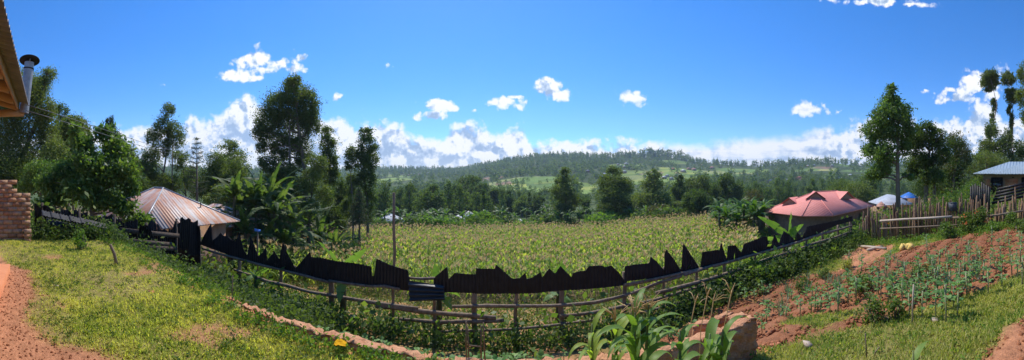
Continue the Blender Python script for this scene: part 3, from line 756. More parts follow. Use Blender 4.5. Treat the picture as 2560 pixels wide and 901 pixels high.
q = np.concatenate([np.stack([I[a, :-1], I[a, 1:], I[b, 1:], I[b, :-1]], 1) for a, b in ((1, 0), (2, 3), (0, 2))])
mb.add(V.reshape(-1, 3), q); mb.obj('roof', M['porchroof'], house)
for i in range(11):
    mb = MB(); uu = .0 + i * .62 if i else .0; w = .03 if i else .045
    hbox(mb, uu + .02, uu + .02 + w * 2, -3.1, -.10, EZ - .16 if i else EZ - .13, EZ - .02, pitch); mb.obj('rafter', M['rafter'], house)
for v in (-.28, -.9, -1.6):
    mb = MB(); hbox(mb, .12, 9, v - .03, v + .03, EZ - .015, EZ + .03, pitch); mb.obj('purlin', M['rafter'], house)
mb = MB(); hbox(mb, .12, 9, -.095, -.07, EZ - .12, EZ + .03, pitch); mb.obj('fascia', M['rafter'], house)
mb = MB(); hbox(mb, .0, .05, -1.2, .02, EZ - .19, EZ - .07); mb.obj('tie_beam', M['rafter'], house)
mb = MB(); hbox(mb, .1, 9, -3.3, -.9, 0.15, EZ + .05); mb.obj('wall', M['orangewall'], house)
mb = MB(); hbox(mb, .05, 9, -3.3, -.22, -.3, .155); mb.obj('plinth', M['plinth'], house)
ch = empty('chimney_pipe', P(59, 283, 5.62), 'grey metal flue pipe with black conical cap beside the eaves', 'chimney')
c0 = P(59, 283, 5.62); c1 = P(74, 152, 5.55) - c0
mb = MB(); mb.tube([[0, 0, 0], c1 * .5, c1 * .97], [.086, .084, .082], 20, cap=False); mb.tube([[0, 0, 0], c1 * .97], .077, 20, cap=False); mb.obj('pipe', M['galv'], ch, smooth=True)
mb = MB(); mb.tube([c1 * .84, c1 * .86], .091, 20); mb.obj('collar', M['soot'], ch)
mb = MB(); d = c1 / np.linalg.norm(c1)
d = d + np.array([-.30, -.05, 0]); mb.tube([c1 * 1.0 - d * .005, c1 * 1.0, c1 * 1.0 + d * .008, c1 * 1.0 + d * .06], [.165, .175, .174, .014], 28); mb.obj('cap', M['soot'], ch, smooth=False)
for k in range(3):
    mb = MB(); a_ = k * 2.1; mb.tube([c1 * .93 + [.075 * cos(a_), .075 * sin(a_), 0], c1 * 1.0 + [.1 * cos(a_), .1 * sin(a_), 0]], .006, 5); mb.obj('bracket', M['galv'], ch)
mb = MB(); mb.tube([c1 * .1, np.array([-5.6, .4, -1.6]) + hp(.03, -.05, EZ - .1) - c0], .012, 5); mb.obj('strap', M['galv'], ch)
mb = MB()
for dz in (0, .09):
    A = P(66, 262, 4.9) + [0, 0, -dz]; B = P(520, 330, 46) + [0, 0, -dz * 4]
    t = np.linspace(0, 1, 40)[:, None]; pts = A + (B - A) * t; pts[:, 2] -= 1.6 * np.sin(pi * t[:, 0]); mb.tube(pts, .006, 4)
tag(mb.obj('overhead_cable', M['wire']), 'pair of thin cables running from the eaves into the left trees', 'cable')

# ------------------------------------------------------------------ foundation wall (orange brick edging)
fw = empty('foundation_wall', (0, 2.75, -1.6), 'low unfinished orange brick foundation wall curving along the terrace edge', 'wall')
def rough_strip(x0, x1, y, wid, zt, hgt, mat, seg=.045, name='brickwork', slope=0.):
    n = int((x1 - x0) / seg); xx = np.linspace(x0, x1, n)
    mb = MB(); V = []; gz_ = np.linspace(0, hgt - .03, int(hgt / .022)); ring = 5 + 2 * len(gz_)
    for i, x in enumerate(xx):
        a = rng.normal() * .004; tz = zt + .012 * sin(x * 3.1) + .010 * sin(x * 11) + slope * (x - x0)
        w = wid / 2 * (1 + .12 * sin(x * 7.3) + .08 * sin(x * 23))
        def side(z):
            gr = -.010 if (z % .105) < .022 else 0
            k_ = int(z / .105); jo = -.007 if ((x + (k_ % 2) * .12) % .24) < seg else 0
            return w + gr + jo + .006 * sin(x * 9 + k_ * 2.3) + .006 * sin(z * 31 + x * 17) - (.02 if z < .015 else 0)
        prof = [(-side(z), tz - .012 - z) for z in gz_[::-1]] + [(-w * .82, tz - .004), (-w * .4, tz + .006), (0, tz - .002), (w * .4, tz + .007), (w * .82, tz - .004)] + [(side(z), tz - .012 - z) for z in gz_]
        V.append([(x + rng.normal() * .005, y - 2.75 + p + a + rng.normal() * .006 + .011 * sin(x * 27 + z * 19) * sin(z * 23 + x * 5), z + rng.normal() * .007 + .010 * sin(x * 37 + p * 50)) for p, z in prof])
    V = np.array(V); I = np.arange(n * ring).reshape(n, ring)
    mb.add(V.reshape(-1, 3), np.stack([I[:-1, :-1], I[:-1, 1:], I[1:, 1:], I[1:, :-1]], -1)[:, :, ::-1].reshape(-1, 4))
    for e, s_ in ((0, 1), (n - 1, -1)):
        c = V[e].mean(0); mb.add(np.vstack([V[e], c]), None, [(i, i + 1, ring)[::s_] for i in range(ring - 1)])
    return mb.obj(name, M[mat], fw)
rough_strip(-3.05, -2.5, 2.83, .13, .02, .4, 'bricko'); rough_strip(-2.5, -.72, 2.80, .165, .035, .5, 'bricko')
rough_strip(-.5, -.16, 2.82, .15, .02, .5, 'bricko'); rough_strip(-.1, .4, 2.86, .14, -.02, .5, 'bricko')
rough_strip(.42, 2.50, 2.75, .17, .02, .60, 'bricko', .03)
rough_strip(1.86, 2.42, 3.05, .12, .0, .5, 'bricko')
rough_strip(2.30, 2.50, 2.90, .16, .01, .5, 'bricko')
for i, (px, py, s_) in enumerate([(610,748,.05),(640,768,.05),(598,738,.04),(1075,893,.05),(655,795,.045),(1700,800,.05)]):
    h = hit(px, py)
    if h is None: continue
    mb = MB(); v = rng.normal(size=(8, 3)) * .012
    mb.box((0, 0, s_ * .3), (s_, s_ * .6, s_ * .5), rng.uniform(0, 3)); o = mb.obj('brick_rubble', M['chip'], loc=(0, 0, 0)); o.location = h
    tag(o, 'loose orange brick piece lying along the terrace edge', 'brick', 'brick rubble along the terrace edge')

# ------------------------------------------------------------------ stake fence at the right
sf = empty('stake_fence', (11.6, 3, 0), 'rustic fence of split wooden stakes with a horizontal pole behind the vegetable garden', 'fence')
path = [(2148,.0),(2200,0),(2300,0),(2400,0),(2480,0),(2560,0)]
SY = np.linspace(6.35, -2.6, 165)
def sfx(y): return 11.55 + .25 * np.sin(y * .5) + .0 * y
stops = np.interp(SY, [-2.6, 0, 1.3, 2.4, 3.4, 4.6, 6.4], [.55, .30, .28, .32, .28, .22, .06])
k = 0; rest = MB()
for y, ht in zip(SY, stops):
    x = sfx(y) + rng.normal() * .05; g = float(H(x, y)); w = rng.uniform(.022, .05)
    px = 1280 + math.atan2(x, y) * FPX
    base_top = (450 - np.interp(px, [2148,2200,2300,2330,2400,2420,2480,2520,2560], [548,535,522,512,512,498,520,500,485])) / FPX * math.hypot(x, y)
    zt = base_top - .05 + rng.normal() * .13 + (.28 if rng.uniform() < .16 else 0)
    ln = rng.normal(size=2) * .05
    mb = MB(); mb.tube([[0, 0, g - .25], [ln[0] * .5 + rng.normal() * .01, ln[1] * .5, (g + zt) / 2], [ln[0], ln[1], zt - .05], [ln[0], ln[1], zt + .02]], [w * 1.1, w, w * .8, w * .25], 5)
    mb.V = [v + [x - 11.6, y - 3 + rng.normal() * .015, 0] for v in mb.V]
    if k < 99: mb.obj('stake', M['stake'], sf)
    else: rest.add(np.vstack(mb.V), np.vstack(mb.Q), np.vstack(mb.T))
    k += 1
ro = rest.obj('stakes', M['stake'], sf); ro['kind'] = 'stuff'
def srail(pts, w, m='wood'):
    V = []
    for px, py in pts:
        y0 = 11.35 / math.tan(az(px)); r = math.hypot(11.35, y0); V.append((11.35 - 11.6, y0 - 3, (450 - py) / FPX * r))
    mb = MB(); mb.tube(V, w, 7); mb.obj('rail', M[m], sf, smooth=True)
M['palewood'] = surf('pale_pole', (.38, .3, .22), (.55, .45, .34), 8, .8, .2, 40)
srail([(2200,553),(2260,549),(2320,546),(2380,542)], .045, 'palewood'); srail([(2380,545),(2480,540),(2557,528)], .04); srail([(2200,572),(2330,566),(2440,560)], .03)
# dark sheets behind the stakes at the far right
mb = MB()
dsf = empty('dark_sheet_panel', (12.3, .6, -.6), 'dark leaning corrugated sheets behind the stake fence under the blue roofed house', 'fence panel')
for i in range(5):
    mb = MB(); z = -.15 + i * .13
    mb.box((0, 0 - i * .05, z), (.02, .62, .05), M=[[1, 0, 0], [0, 1, 0], [0, -.22, 1]]); mb.obj('sheet', M['blackmetal'], dsf)
for i in range(9):
    mb = MB(); mb.box((-.1, .72 + i * .085, -.15 + rng.normal() * .06), (.015, .038, .55)); mb.obj('slat', M['blackmetal'], dsf)
# bucket on a stake
bk = P(2382, 528, 11.9); mb = MB(); mb.tube([[0, 0, 0], [0, 0, .30], [0, 0, .31], [0, 0, .29]], [.13, .17, .18, .15], 16)
o = mb.obj('bucket', M['bucket'], smooth=False); o.location = bk; tag(o, 'dark grey plastic bucket upturned on the stake fence', 'bucket')

# ------------------------------------------------------------------ houses
def wallbox(parent, x0, x1, y0, y1, z0, z1, mat, base):
    mb = MB(); mb.box(((x0 + x1) / 2 - base[0], (y0 + y1) / 2 - base[1], (z0 + z1) / 2 - base[2]), ((x1 - x0) / 2, (y1 - y0) / 2, (z1 - z0) / 2)); return mb.obj('wall', M[mat], parent)
def hip(parent, x0, x1, y0, y1, ze, zr, mat, base, inset=None, th=.05, name='roof'):
    w, d = x1 - x0, y1 - y0
    if w >= d: i = d / 2 if inset is None else inset; A, B = (x0 + i, (y0 + y1) / 2), (x1 - i, (y0 + y1) / 2)
    else: i = w / 2 if inset is None else inset; A, B = ((x0 + x1) / 2, y0 + i), ((x0 + x1) / 2, y1 - i)
    V = [(x0, y0, ze), (x1, y0, ze), (x1, y1, ze), (x0, y1, ze), (*A, zr), (*B, zr), (x0, y0, ze - th), (x1, y0, ze - th), (x1, y1, ze - th), (x0, y1, ze - th)]
    V = np.array(V) - base
    if w >= d: Q = [(0, 1, 5, 4), (2, 3, 4, 5)]; T = [(1, 2, 5), (3, 0, 4)]
    else: Q = [(1, 2, 5, 4), (3, 0, 4, 5)]; T = [(0, 1, 4), (2, 3, 5)]
    mb = MB(); mb.add(V, Q + [(0, 6, 7, 1), (1, 7, 8, 2), (2, 8, 9, 3), (3, 9, 6, 0), (6, 9, 8, 7)], T); return mb.obj(name, M[mat], parent)
def ridgecap(parent, pts, base, mat, w=.07):
    for a, b in pts:
        mb = MB(); mb.tube([np.array(a) - base, np.array(b) - base], w, 5); mb.obj('ridge_cap', M[mat], parent)
# rusty roofed house
B = np.array([-15.2, 8, -4.6]); rh = empty('rusty_roof_house', B, 'house with large rust streaked iron hip roof beyond the left fence', 'house')
hip(rh, -18.6, -11.8, 5.4, 10.7, -2.0, -.42, 'rusty', B, 2.9)
wallbox(rh, -18.1, -12.3, 5.9, 10.2, -5.4, -1.95, 'mud', B)
ridgecap(rh, [((-15.7, 8.05, -.42), (-14.7, 8.05, -.42)), ((-14.7, 8.05, -.42), (-11.8, 5.4, -2.0)), ((-14.7, 8.05, -.42), (-11.8, 10.7, -2.0)), ((-15.7, 8.05, -.42), (-18.6, 5.4, -2.0))], B, 'galv', .05)
mb = MB(); a_ = np.array([-13.0, 9.2, -1.35]) - B; mb.tube([a_, a_ + [0, 0, .25]], .03, 6); mb.obj('vent_pipe', M['soot'], rh)
B = np.array([-17.2, 13.4, -4.9]); r2 = empty('rusty_roof_house', B, 'smaller house with rusty hip roof just behind the larger rusty one', 'house')
hip(r2, -19.6, -14.6, 11.3, 15.6, -2.75, -1.6, 'rusty', B, 2.1); wallbox(r2, -19.2, -15.0, 11.8, 15.2, -5.6, -2.7, 'mud', B)
# pink roofed house
B = np.array([26.6, 18.5, -5.6]); ph = empty('red_roof_house', B, 'bungalow with broad faded red iron hip roof and small gablets beyond the fence', 'house')
pv_ = np.array([(21.1, 21.9), (20.5, 16.6), (22.2, 14.7), (32.6, 16.2), (32.6, 22.2)])
mb = MB(); V = [(x, y, -2.92) for x, y in pv_] + [(24.9, 18.6, -1.15), (28.8, 18.7, -1.15)] + [(x, y, -3.0) for x, y in pv_]
mb.add(np.array(V) - B, [(2, 3, 6, 5), (4, 0, 5, 6)] + [(k, k + 7, (k + 1) % 5 + 7, (k + 1) % 5) for k in range(5)], [(0, 1, 5), (1, 2, 5), (3, 4, 6), (7, 9, 8), (7, 10, 9), (7, 11, 10)]); mb.obj('roof', M['pink'], ph)
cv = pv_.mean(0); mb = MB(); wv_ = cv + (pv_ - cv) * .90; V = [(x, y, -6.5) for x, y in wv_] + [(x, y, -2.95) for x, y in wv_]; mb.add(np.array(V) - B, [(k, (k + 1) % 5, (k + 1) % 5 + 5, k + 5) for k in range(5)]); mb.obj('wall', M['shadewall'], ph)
def gablet(parent, c, face, w, h, base, mat):
    c = np.array(c, float); f = np.array(face, float); f /= np.linalg.norm(f); s = np.array([-f[1], f[0], 0]); b = c - f * 2.2
    V = np.array([c - s * w, c + s * w, c + [0, 0, h], b - s * .2, b + s * .2, b + [0, 0, h]]) - base
    mb = MB(); mb.add(V, [(0, 2, 5, 3), (1, 4, 5, 2)]); o = mb.obj('gablet_roof', M[mat], parent)
    V2 = np.array([c - s * w * .8 + f * -.15, c + s * w * .8 - f * .15, c + [0, 0, h * .82] - f * .15]) - base
    mb = MB(); mb.add(V2, None, [(0, 1, 2)]); mb.add(V2 - f * .02, None, [(0, 2, 1)]); mb.obj('gable_board', M['mud'], parent)
gablet(ph, (23.7, 17.6, -1.78), (-.75, -.7, 0), 1.0, .72, B, 'pink'); gablet(ph, (28.0, 16.8, -1.95), (-.3, -1, 0), 1.1, .78, B, 'pink'); gablet(ph, (22.3, 19.6, -2.25), (-1, -.35, 0), .9, .62, B, 'pink')
ridgecap(ph, [((24.9, 18.6, -1.15), (28.8, 18.7, -1.15))] + [((24.9, 18.6, -1.15), (*p, -2.92)) for p in pv_[:3]] + [((28.8, 18.7, -1.15), (*pv_[3], -2.92))], B, 'pink', .06)
# blue-grey roofed house at the right
B = np.array([22.0, -1.0, -2.0]); bh = empty('blue_roof_house', B, 'brick cornered house with blue grey ribbed roof at the right edge', 'house')
hip(bh, 21.0, 27.5, -6.5, 3.3, .42, 1.35, 'bluegrey', B, 2.2)
hip(bh, 20.7, 28.5, -9, 1.9, .40, 2.1, 'bluegrey', B, 3.9, name='main_roof')
wallbox(bh, 21.9, 27.0, -7.5, 2.75, -2.6, .40, 'cream', B)
for (y0, y1) in ((2.30, 2.80), (.42, 1.30), (-1.6, -.9)):
    mb = MB(); mb.box((21.87 - B[0], (y0 + y1) / 2 - B[1], -.35 - B[2]), (.04, (y1 - y0) / 2, .42)); mb.obj('quoin', M['brickh'], bh)
for (y0, y1) in ((1.45, 2.2), (-.6, .15)):
    f = MB(); yc = (y0 + y1) / 2
    for (dy, hy) in ((-(y1 - y0) / 2, .03), ((y1 - y0) / 2, .03), (0, .015)): f.box((21.84 - B[0], yc + dy - B[1], -.4 - B[2]), (.03, hy, .55))
    for dz in (-.55, 0, .55): f.box((21.845 - B[0], yc - B[1], -.4 + dz - B[2]), (.03, (y1 - y0) / 2, .025))
    fo = f.obj('window', M['blackmetal'], bh); g = MB(); g.box((21.865 - B[0], yc - B[1], -.4 - B[2]), (.02, (y1 - y0) / 2, .54)); g.obj('pane', M['dark_void'], fo)
mb = MB(); mb.tube([(21.78 - B[0], .75 - B[1], .12 - B[2]), (21.78 - B[0], .75 - B[1], .2 - B[2])], .07, 8); mb.obj('lamp_shade', M['soot'], bh)
# other roofs
def small_house(px, r, ye, yr, wpx, dep, roof, label, wall='mud', name='small_house', rot=0, group=None):
    a = az(px); c = np.array([r * sin(a), r * cos(a), 0]); s = r / FPX; ze = (450 - ye) * s; zr = (450 - yr) * s
    g = float(H(c[0], c[1])); c[2] = min(g, ze - 1.5)
    root = empty(name, c, label, 'house', group, -a + rot); w = wpx * s / 2
    z0 = np.zeros(3)
    hip(root, -w, w, -dep / 2, dep / 2, ze - c[2], zr - c[2], roof, z0, min(w, dep / 2) * .8)
    wallbox(root, -w * .9, w * .9, -dep / 2 * .88, dep / 2 * .88, -.8, ze - c[2] + .02, wall, z0); return root
small_house(2226, 46, 508, 487, 84, 7, 'greyroof', 'low house with plain grey hip roof between the red roof and the tall tree', rot=.3)
small_house(2274, 47, 493, 481, 42, 5, 'blue', 'small building with bright blue roof behind the tall tree trunk', rot=.1)
small_house(2203, 38, 515, 505, 24, 3, 'brownroof', 'tiny shed with brownish roof next to the grey roofed house')
small_house(2338, 48, 485, 474, 46, 5, 'brownroof', 'house with tan earthen wall half hidden behind the right trees', wall='orangewall')
small_house(978, 66, 552, 535, 66, 6, 'greyroof', 'long grey iron roofed house at the left end of the maize field')
small_house(1062, 72, 556, 547, 22, 4, 'greyroof', 'small pale roof peeping over the maize left of the white roofs')
small_house(1146, 68, 550, 539, 40, 5, 'whiteroof', 'house with glaring white iron roof beyond the maize', wall='dark_void')
small_house(1172, 82, 540, 529, 34, 6, 'whiteroof', 'bright pale roof just behind the glaring white one')
small_house(1299, 66, 556, 549, 24, 4, 'whiteroof', 'tiny white roof low beyond the centre of the maize')
small_house(1386, 66, 564, 555, 30, 3.5, 'greyroof', 'low pale roof left of the brown roof beyond the maize')
small_house(1350, 70, 560, 552, 26, 3.5, 'brownroof', 'low reddish brown roof half sunk behind the maize tassels')
small_house(1482, 62, 563, 547, 50, 4.5, 'brownroof', 'house with rounded rust brown roof at the far edge of the maize')
small_house(8, 24, 449, 439, 26, 3, 'blue', 'blue roofed building glimpsed above the brick wall', rot=.2)
# far hillside houses
hx = MB(); hx.box((0, 0, 1.3), (3.2, 2.4, 1.3)); wm = hx.mesh('wall', M['cream']); hx2 = MB(); hx2.box((0, 0, 1.3), (3.2, 2.4, 1.3)); wm2 = hx2.mesh('wall', M['mud'])
rms = []
for mt in ('whiteroof', 'greyroof', 'brownroof', 'pink'):
    t_ = MB(); t_.add([(-3.8, -3, 2.5), (3.8, -3, 2.5), (3.8, 3, 2.5), (-3.8, 3, 2.5), (-1.2, 0, 4.1), (1.2, 0, 4.1)], [(0, 1, 5, 4), (2, 3, 4, 5), (0, 3, 2, 1)], [(1, 2, 5), (3, 0, 4)]); rms.append(t_.mesh('roof', M[mt]))
HOUSES = [(1020,438,2),(1035,434,0),(1047,436,2),(1005,432,0),(1068,432,1),(1110,421,3),(1122,424,2),(1138,422,3),(1150,424,2),(1118,434,0),(1130,432,1),(1228,432,0),(1238,435,0),(1244,433,2),(1060,466,0),(1066,463,1),(958,500,3),(966,503,2),(972,491,1),(978,497,0),(1545,411,0),(1552,414,0),(1562,417,1),(1566,410,0),
 (1682,422,3),(1708,428,0),(1722,422,2),(1735,424,3),(1746,420,0),(1678,447,1),(1690,440,2),(1668,440,1),(1752,412,2),(1780,420,3),(1800,416,0),(1812,408,1),(1650,436,2),(1660,444,0),(1700,441,1),(1935,448,2),(1942,452,3),(1950,449,0),(1960,449,0),(1967,452,1),(1996,447,3),(2004,450,2),(1990,445,2),(1925,454,1),(2098,446,0),(2108,449,1),(2116,446,2),(2104,441,1),(2126,438,0),(2085,395,2),(2092,398,3),(2112,405,0),(2120,404,0),(2080,414,1),(2020,414,0),(2034,413,1),(1560,430,1),(1512,436,0),(1470,428,1),(1872,405,0),(1850,409,1),(1890,412,2),(1216,425,1),(1500,422,2)]
WORDS = {0: 'white', 1: 'grey', 2: 'brown', 3: 'red'}
for i, (px, py, k) in enumerate(HOUSES):
    h = hit(px, py + 3, 100)
    if h is None: continue
    r = math.hypot(h[0], h[1]); root = empty('hillside_house', h, f'tiny distant hillside house with {WORDS[k]} roof among the trees', 'house', 'tiny houses scattered over the far hillside', rng.uniform(0, 3))
    s_ = rng.uniform(.6, .95) * (1.0 + r / 2500); root.scale = (s_, s_, s_ * .9)
    for nm, me in (('wall', wm if i % 2 else wm2), ('roof', rms[k])):
        o = bpy.data.objects.new(nm, me); COL.objects.link(o); o.parent = root

# ------------------------------------------------------------------ trees, left group
tree('eucalyptus_tree', 'big bushy olive green eucalyptus behind the metal flue pipe', 40, 22, [(10,300,110,200),(60,230,100,120),(118,188,46,44),(75,300,120,130),(110,270,70,90),(40,400,150,120),(120,350,70,110),(100,215,60,70)], 'eucl', dens=.5, tr=.25)
tree('dark_leafy_tree', 'dark dense tree between the flue pipe eucalyptus and the lighter leafy tree', 175, 26, [(165,330,80,90),(180,370,90,110),(160,420,110,90),(205,345,60,70),(150,280,50,50)], 'dark', dens=.45, tr=.18)
tree('leafy_tree', 'broad leafy tree with glossy leaves standing in front of the rusty roof', 232, 12.5, [(205,365,60,60),(255,335,44,46),(290,375,70,60),(225,410,90,60),(165,430,80,60),(310,420,60,50),(270,440,100,60),(200,470,90,60),(325,465,44,50),(250,500,110,50),(150,490,70,50),(120,455,50,50),(345,550,70,34),(310,520,60,40),(110,520,50,60),(190,330,36,36)], 'mango', dens=.26, lf=2.3, tr=.12, thin=2.1, tight=.34, subk=.8)
for px, py, w, h, mt, r, lb in [(140,400,90,120,'eucl',20,'yellow green leafy tree behind the brick wall end'),(100,440,90,90,'mango',17,'leafy tree just above the broken fence by the brick wall'),(30,430,110,90,'dark',21,'dark tree above the brick wall'),(320,400,50,90,'euc',30,'feathery tree between the glossy tree and the tall airy one'),(345,470,60,80,'dark',28,'dark tree between the glossy tree and the rusty roof'),(185,320,70,70,'eucl',25,'pale crown behind the top of the glossy tree')]:
    tree('belt_tree', lb, px, r, [(px,py,w,h),(px - w * .35,py + h * .3,w * .7,h * .6),(px + w * .3,py + h * .25,w * .7,h * .7)], mt, dens=.4, tr=.12, lf=1.3)
tree('slender_tree', 'slim dark pointed tree top beside the broad leafy tree', 272, 34, [(275,310,26,44),(280,345,50,60),(285,390,70,80),(270,440,60,60)], 'conifer', dens=.5, tr=.12)
tree('slender_tree', 'thin feathery tree top left of the slim pointed one', 208, 34, [(208,310,18,30),(207,335,24,40),(214,380,60,60)], 'euc', dens=.4, tr=.1)
tree('tall_eucalyptus', 'tall airy eucalyptus with leaning pointed crown behind the rusty roof', 402, 34, [(420,275,40,40),(412,315,66,60),(440,340,52,80),(385,350,46,60),(378,400,60,70),(365,430,60,60),(415,370,40,50),(395,450,80,50),(352,420,34,60)], 'euc', dens=.42, tr=.16, trunks=[(429,.6)])
conifer('araucaria_tree', 'dark tiered conifer with sparse sweeping branches behind the rusty roof', 492, 26, 342, 490, 80, sparse=True, dens=1.2)
tree('roadside_tree', 'olive round topped tree left of the banana grove', 570, 40, [(572,365,50,36),(585,395,70,50),(560,420,60,60),(600,430,60,60)], 'eucl', dens=.45, tr=.15)
tree('roadside_tree', 'rounded green tree between the tiered conifer and the grove', 540, 33, [(540,400,60,50),(530,435,70,60),(560,455,60,60),(515,470,60,50),(590,430,50,60)], 'euc', dens=.4, tr=.14)
tree('roadside_tree', 'low green tree behind the smaller rusty roof', 560, 29, [(560,480,70,50),(535,500,60,40),(600,490,60,60)], 'eucl', dens=.4, tr=.12)
tree('roadside_tree', 'dull green tree filling the gap above the smaller rusty roof', 465, 36, [(450,400,50,60),(470,450,60,70),(430,460,60,60),(500,470,60,60),(528,450,50,60)], 'euc', dens=.42, tr=.14)
tree('roadside_tree', 'dark tree mass behind the rusty roof peak', 370, 40, [(350,470,60,60),(390,480,60,50),(340,430,40,60),(420,500,70,50)], 'dark', dens=.42, tr=.14)
tree('great_tree', 'massive tall dark crowned tree rising above the banana grove', 757, 27, [(735,200,44,30),(740,240,100,60),(700,265,90,80),(770,265,72,90),(670,300,80,80),(735,300,130,90),(780,310,54,80),(650,330,50,50),(690,350,90,60),(745,360,80,60),(700,385,70,40),(730,215,60,40),(760,400,60,50),(655,365,40,40),(670,410,60,50),(715,425,70,50),(690,450,80,50)], 'euc', dens=.52, tr=.24, trunks=[(722,-.4)], thin=2.4)
tree('roadside_tree', 'bright sunlit leafy tree under the massive dark crown', 775, 23, [(775,450,70,80),(790,410,60,60),(745,470,60,60),(810,490,60,60),(770,520,70,50)], 'eucl', dens=.42, tr=.12)
tree('slender_tree', 'narrow dark tree just right of the massive crown', 820, 33, [(819,330,32,36),(818,360,48,50),(822,395,56,50),(820,440,60,60),(838,420,24,40)], 'euc', dens=.5, tr=.13)
tree('tall_eucalyptus', 'tall narrow eucalyptus with rounded top at the left end of the maize', 920, 31, [(912,335,40,36),(918,365,56,50),(928,400,50,60),(905,400,50,50),(915,450,60,70),(920,500,50,60),(910,540,60,50)], 'dark', dens=.5, tr=.15)
tree('slender_tree', 'shorter olive tree leaning against the tall rounded eucalyptus', 882, 30, [(880,385,40,44),(876,410,36,40),(880,460,40,60),(870,520,50,60)], 'euc', dens=.5, tr=.1)
conifer('cypress_tree', 'small grey green drooping conifer beside the banana leaves', 898, 25, 468, 560, 64, dens=.8)
for px, py, w, h, mt, r in [(690,470,90,90,'dark',32),(640,500,90,90,'dark',30),(850,480,60,90,'dark',36),(830,530,60,60,'dark',33),(730,530,70,60,'dark',30),(600,470,60,80,'dark',34)]:
    tree('understorey_tree', {690: 'dark tree filling the shade behind the banana grove centre', 640: 'dark tree behind the left banana stems', 850: 'dark tree between banana fronds and tall rounded eucalyptus', 830: 'low dark tree at the shady left corner of the maize', 730: 'dark low tree under the massive crown', 600: 'dark tree above the smaller rusty roof'}[px], px, r, [(px,py,w,h),(px - 20,py + 30,w,h * .8),(px + 22,py + 25,w * .8,h * .8)], mt, dens=.4, tr=.12)
# right group
tree('broadleaf_tree', 'tall fresh green broadleaf tree right of the red roof', 2246, 17.5, [(2228,225,30,36),(2225,255,60,50),(2205,290,70,60),(2255,285,60,60),(2190,330,70,60),(2235,330,80,60),(2272,320,40,50),(2180,375,60,50),(2215,385,70,60),(2200,425,60,50),(2262,370,40,50),(2180,440,40,30),(2268,440,36,24)], 'broad', dens=.34, lf=1.35, tr=.15, tight=.27, thin=2.0, subk=1.1)
tree('broadleaf_tree', 'dark broadleaf tree right beside the tall fresh green one', 2312, 19, [(2315,325,60,50),(2290,350,60,60),(2340,350,60,60),(2300,400,80,60),(2355,390,60,60),(2330,440,70,50),(2280,430,40,50)], 'dark', dens=.40, lf=1.2, tr=.15, trunks=[(2335,.3)], thin=2.0)
tree('broadleaf_tree', 'brownish dark tree left of the tall thin stemmed trees', 2395, 26, [(2390,350,60,50),(2405,385,60,70),(2375,420,60,60),(2405,450,60,60),(2360,480,70,50)], 'dry', dens=.2, tr=.16)
tree('broadleaf_tree', 'dense green tree in front of the brownish dark tree', 2388, 25, [(2388,360,60,50),(2402,400,60,60),(2378,440,70,60),(2350,470,60,60),(2420,470,60,60)], 'dark', dens=.4, tr=.14)
tree('pole_tree', 'tallest thin stemmed tree with mushroom crown at right', 2476, 42, [(2474,192,44,36),(2474,206,54,34),(2472,222,30,16),(2484,262,18,34),(2480,290,14,26),(2476,330,20,40)], 'euc', dens=1.1, tr=.13, bark='barkp')
tree('pole_tree', 'thin stemmed tree with small ball crown near the right edge', 2524, 43, [(2519,196,40,38),(2532,240,44,38),(2530,310,12,60),(2524,275,14,30)], 'euc', dens=1.1, tr=.13, trunks=[(2533,.4)], bark='barkp')
tree('roadside_tree', 'grey green feathery tree at the foot of the thin stemmed trees', 2480, 36, [(2480,330,40,60),(2465,370,60,50),(2500,370,60,60),(2520,350,30,60)], 'euc', dens=.45, tr=.14)
tree('roadside_tree', 'rounded olive tree just behind the blue roofed house', 2465, 33, [(2470,395,90,36),(2440,425,70,50),(2500,420,80,50),(2450,455,60,40)], 'eucl', dens=.45, tr=.16)
tree('roadside_tree', 'tall tree cut by the right edge with yellowish leaves', 2566, 20, [(2562,185,40,60),(2560,240,44,60),(2568,290,40,60)], 'eucl', dens=.42, tr=.14)
tree('roadside_tree', 'dark conifer like tree behind the blue roof at the right edge', 2552, 36, [(2550,370,40,60),(2540,400,50,50)], 'dark', dens=.45, tr=.14)
for px, py, w, h, mt, r, lb in [(2140,480,90,60,'eucl',60,'pale bushy tree beyond the red roof ridge'),(2100,470,70,50,'farl',75,'light rounded tree behind the red roof'),(2330,450,90,80,'dark',38,'dark tree behind the twin broadleaf trees'),(2440,475,50,60,'mango',22,'green leafy tree left of the blue roofed house'),(2170,455,50,50,'far',80,'dim tree right of the light rounded tree')]:
    tree('roadside_tree', lb, px, r, [(px,py,w,h),(px - w * .3,py + h * .3,w * .7,h * .6),(px + w * .3,py + h * .25,w * .7,h * .7)], mt, dens=.45, tr=.14)
# trees just beyond the maize
tree('field_edge_tree', 'tall feathery tree standing alone beyond the middle of the maize', 1412, 64, [(1412,432,24,30),(1415,455,56,40),(1405,480,66,50),(1425,500,66,40),(1408,525,60,40)], 'euc', dens=.62, tr=.2)
tree('field_edge_tree', 'widest layered tree beyond the maize with bananas at its foot', 1540, 60, [(1535,430,44,30),(1530,455,80,44),(1558,470,60,50),(1530,490,84,50),(1560,520,60,60),(1520,525,70,50)], 'euc', dens=.62, tr=.25)
tree('field_edge_tree', 'conical light green tree right of the widest layered tree', 1632, 66, [(1635,438,40,30),(1632,465,66,50),(1620,500,80,50),(1650,500,60,50)], 'eucl', dens=.6, tr=.22)
tree('field_edge_tree', 'dark narrow tree between the conical one and the round dark one', 1697, 72, [(1697,450,26,30),(1698,475,40,50),(1700,500,44,40)], 'dark', dens=.6, tr=.2)
tree('field_edge_tree', 'round dark tree on a short trunk beyond the right part of the maize', 1742, 50, [(1742,490,60,40),(1725,510,50,44),(1762,512,56,50),(1742,525,70,36)], 'dark', dens=.6, tr=.18)
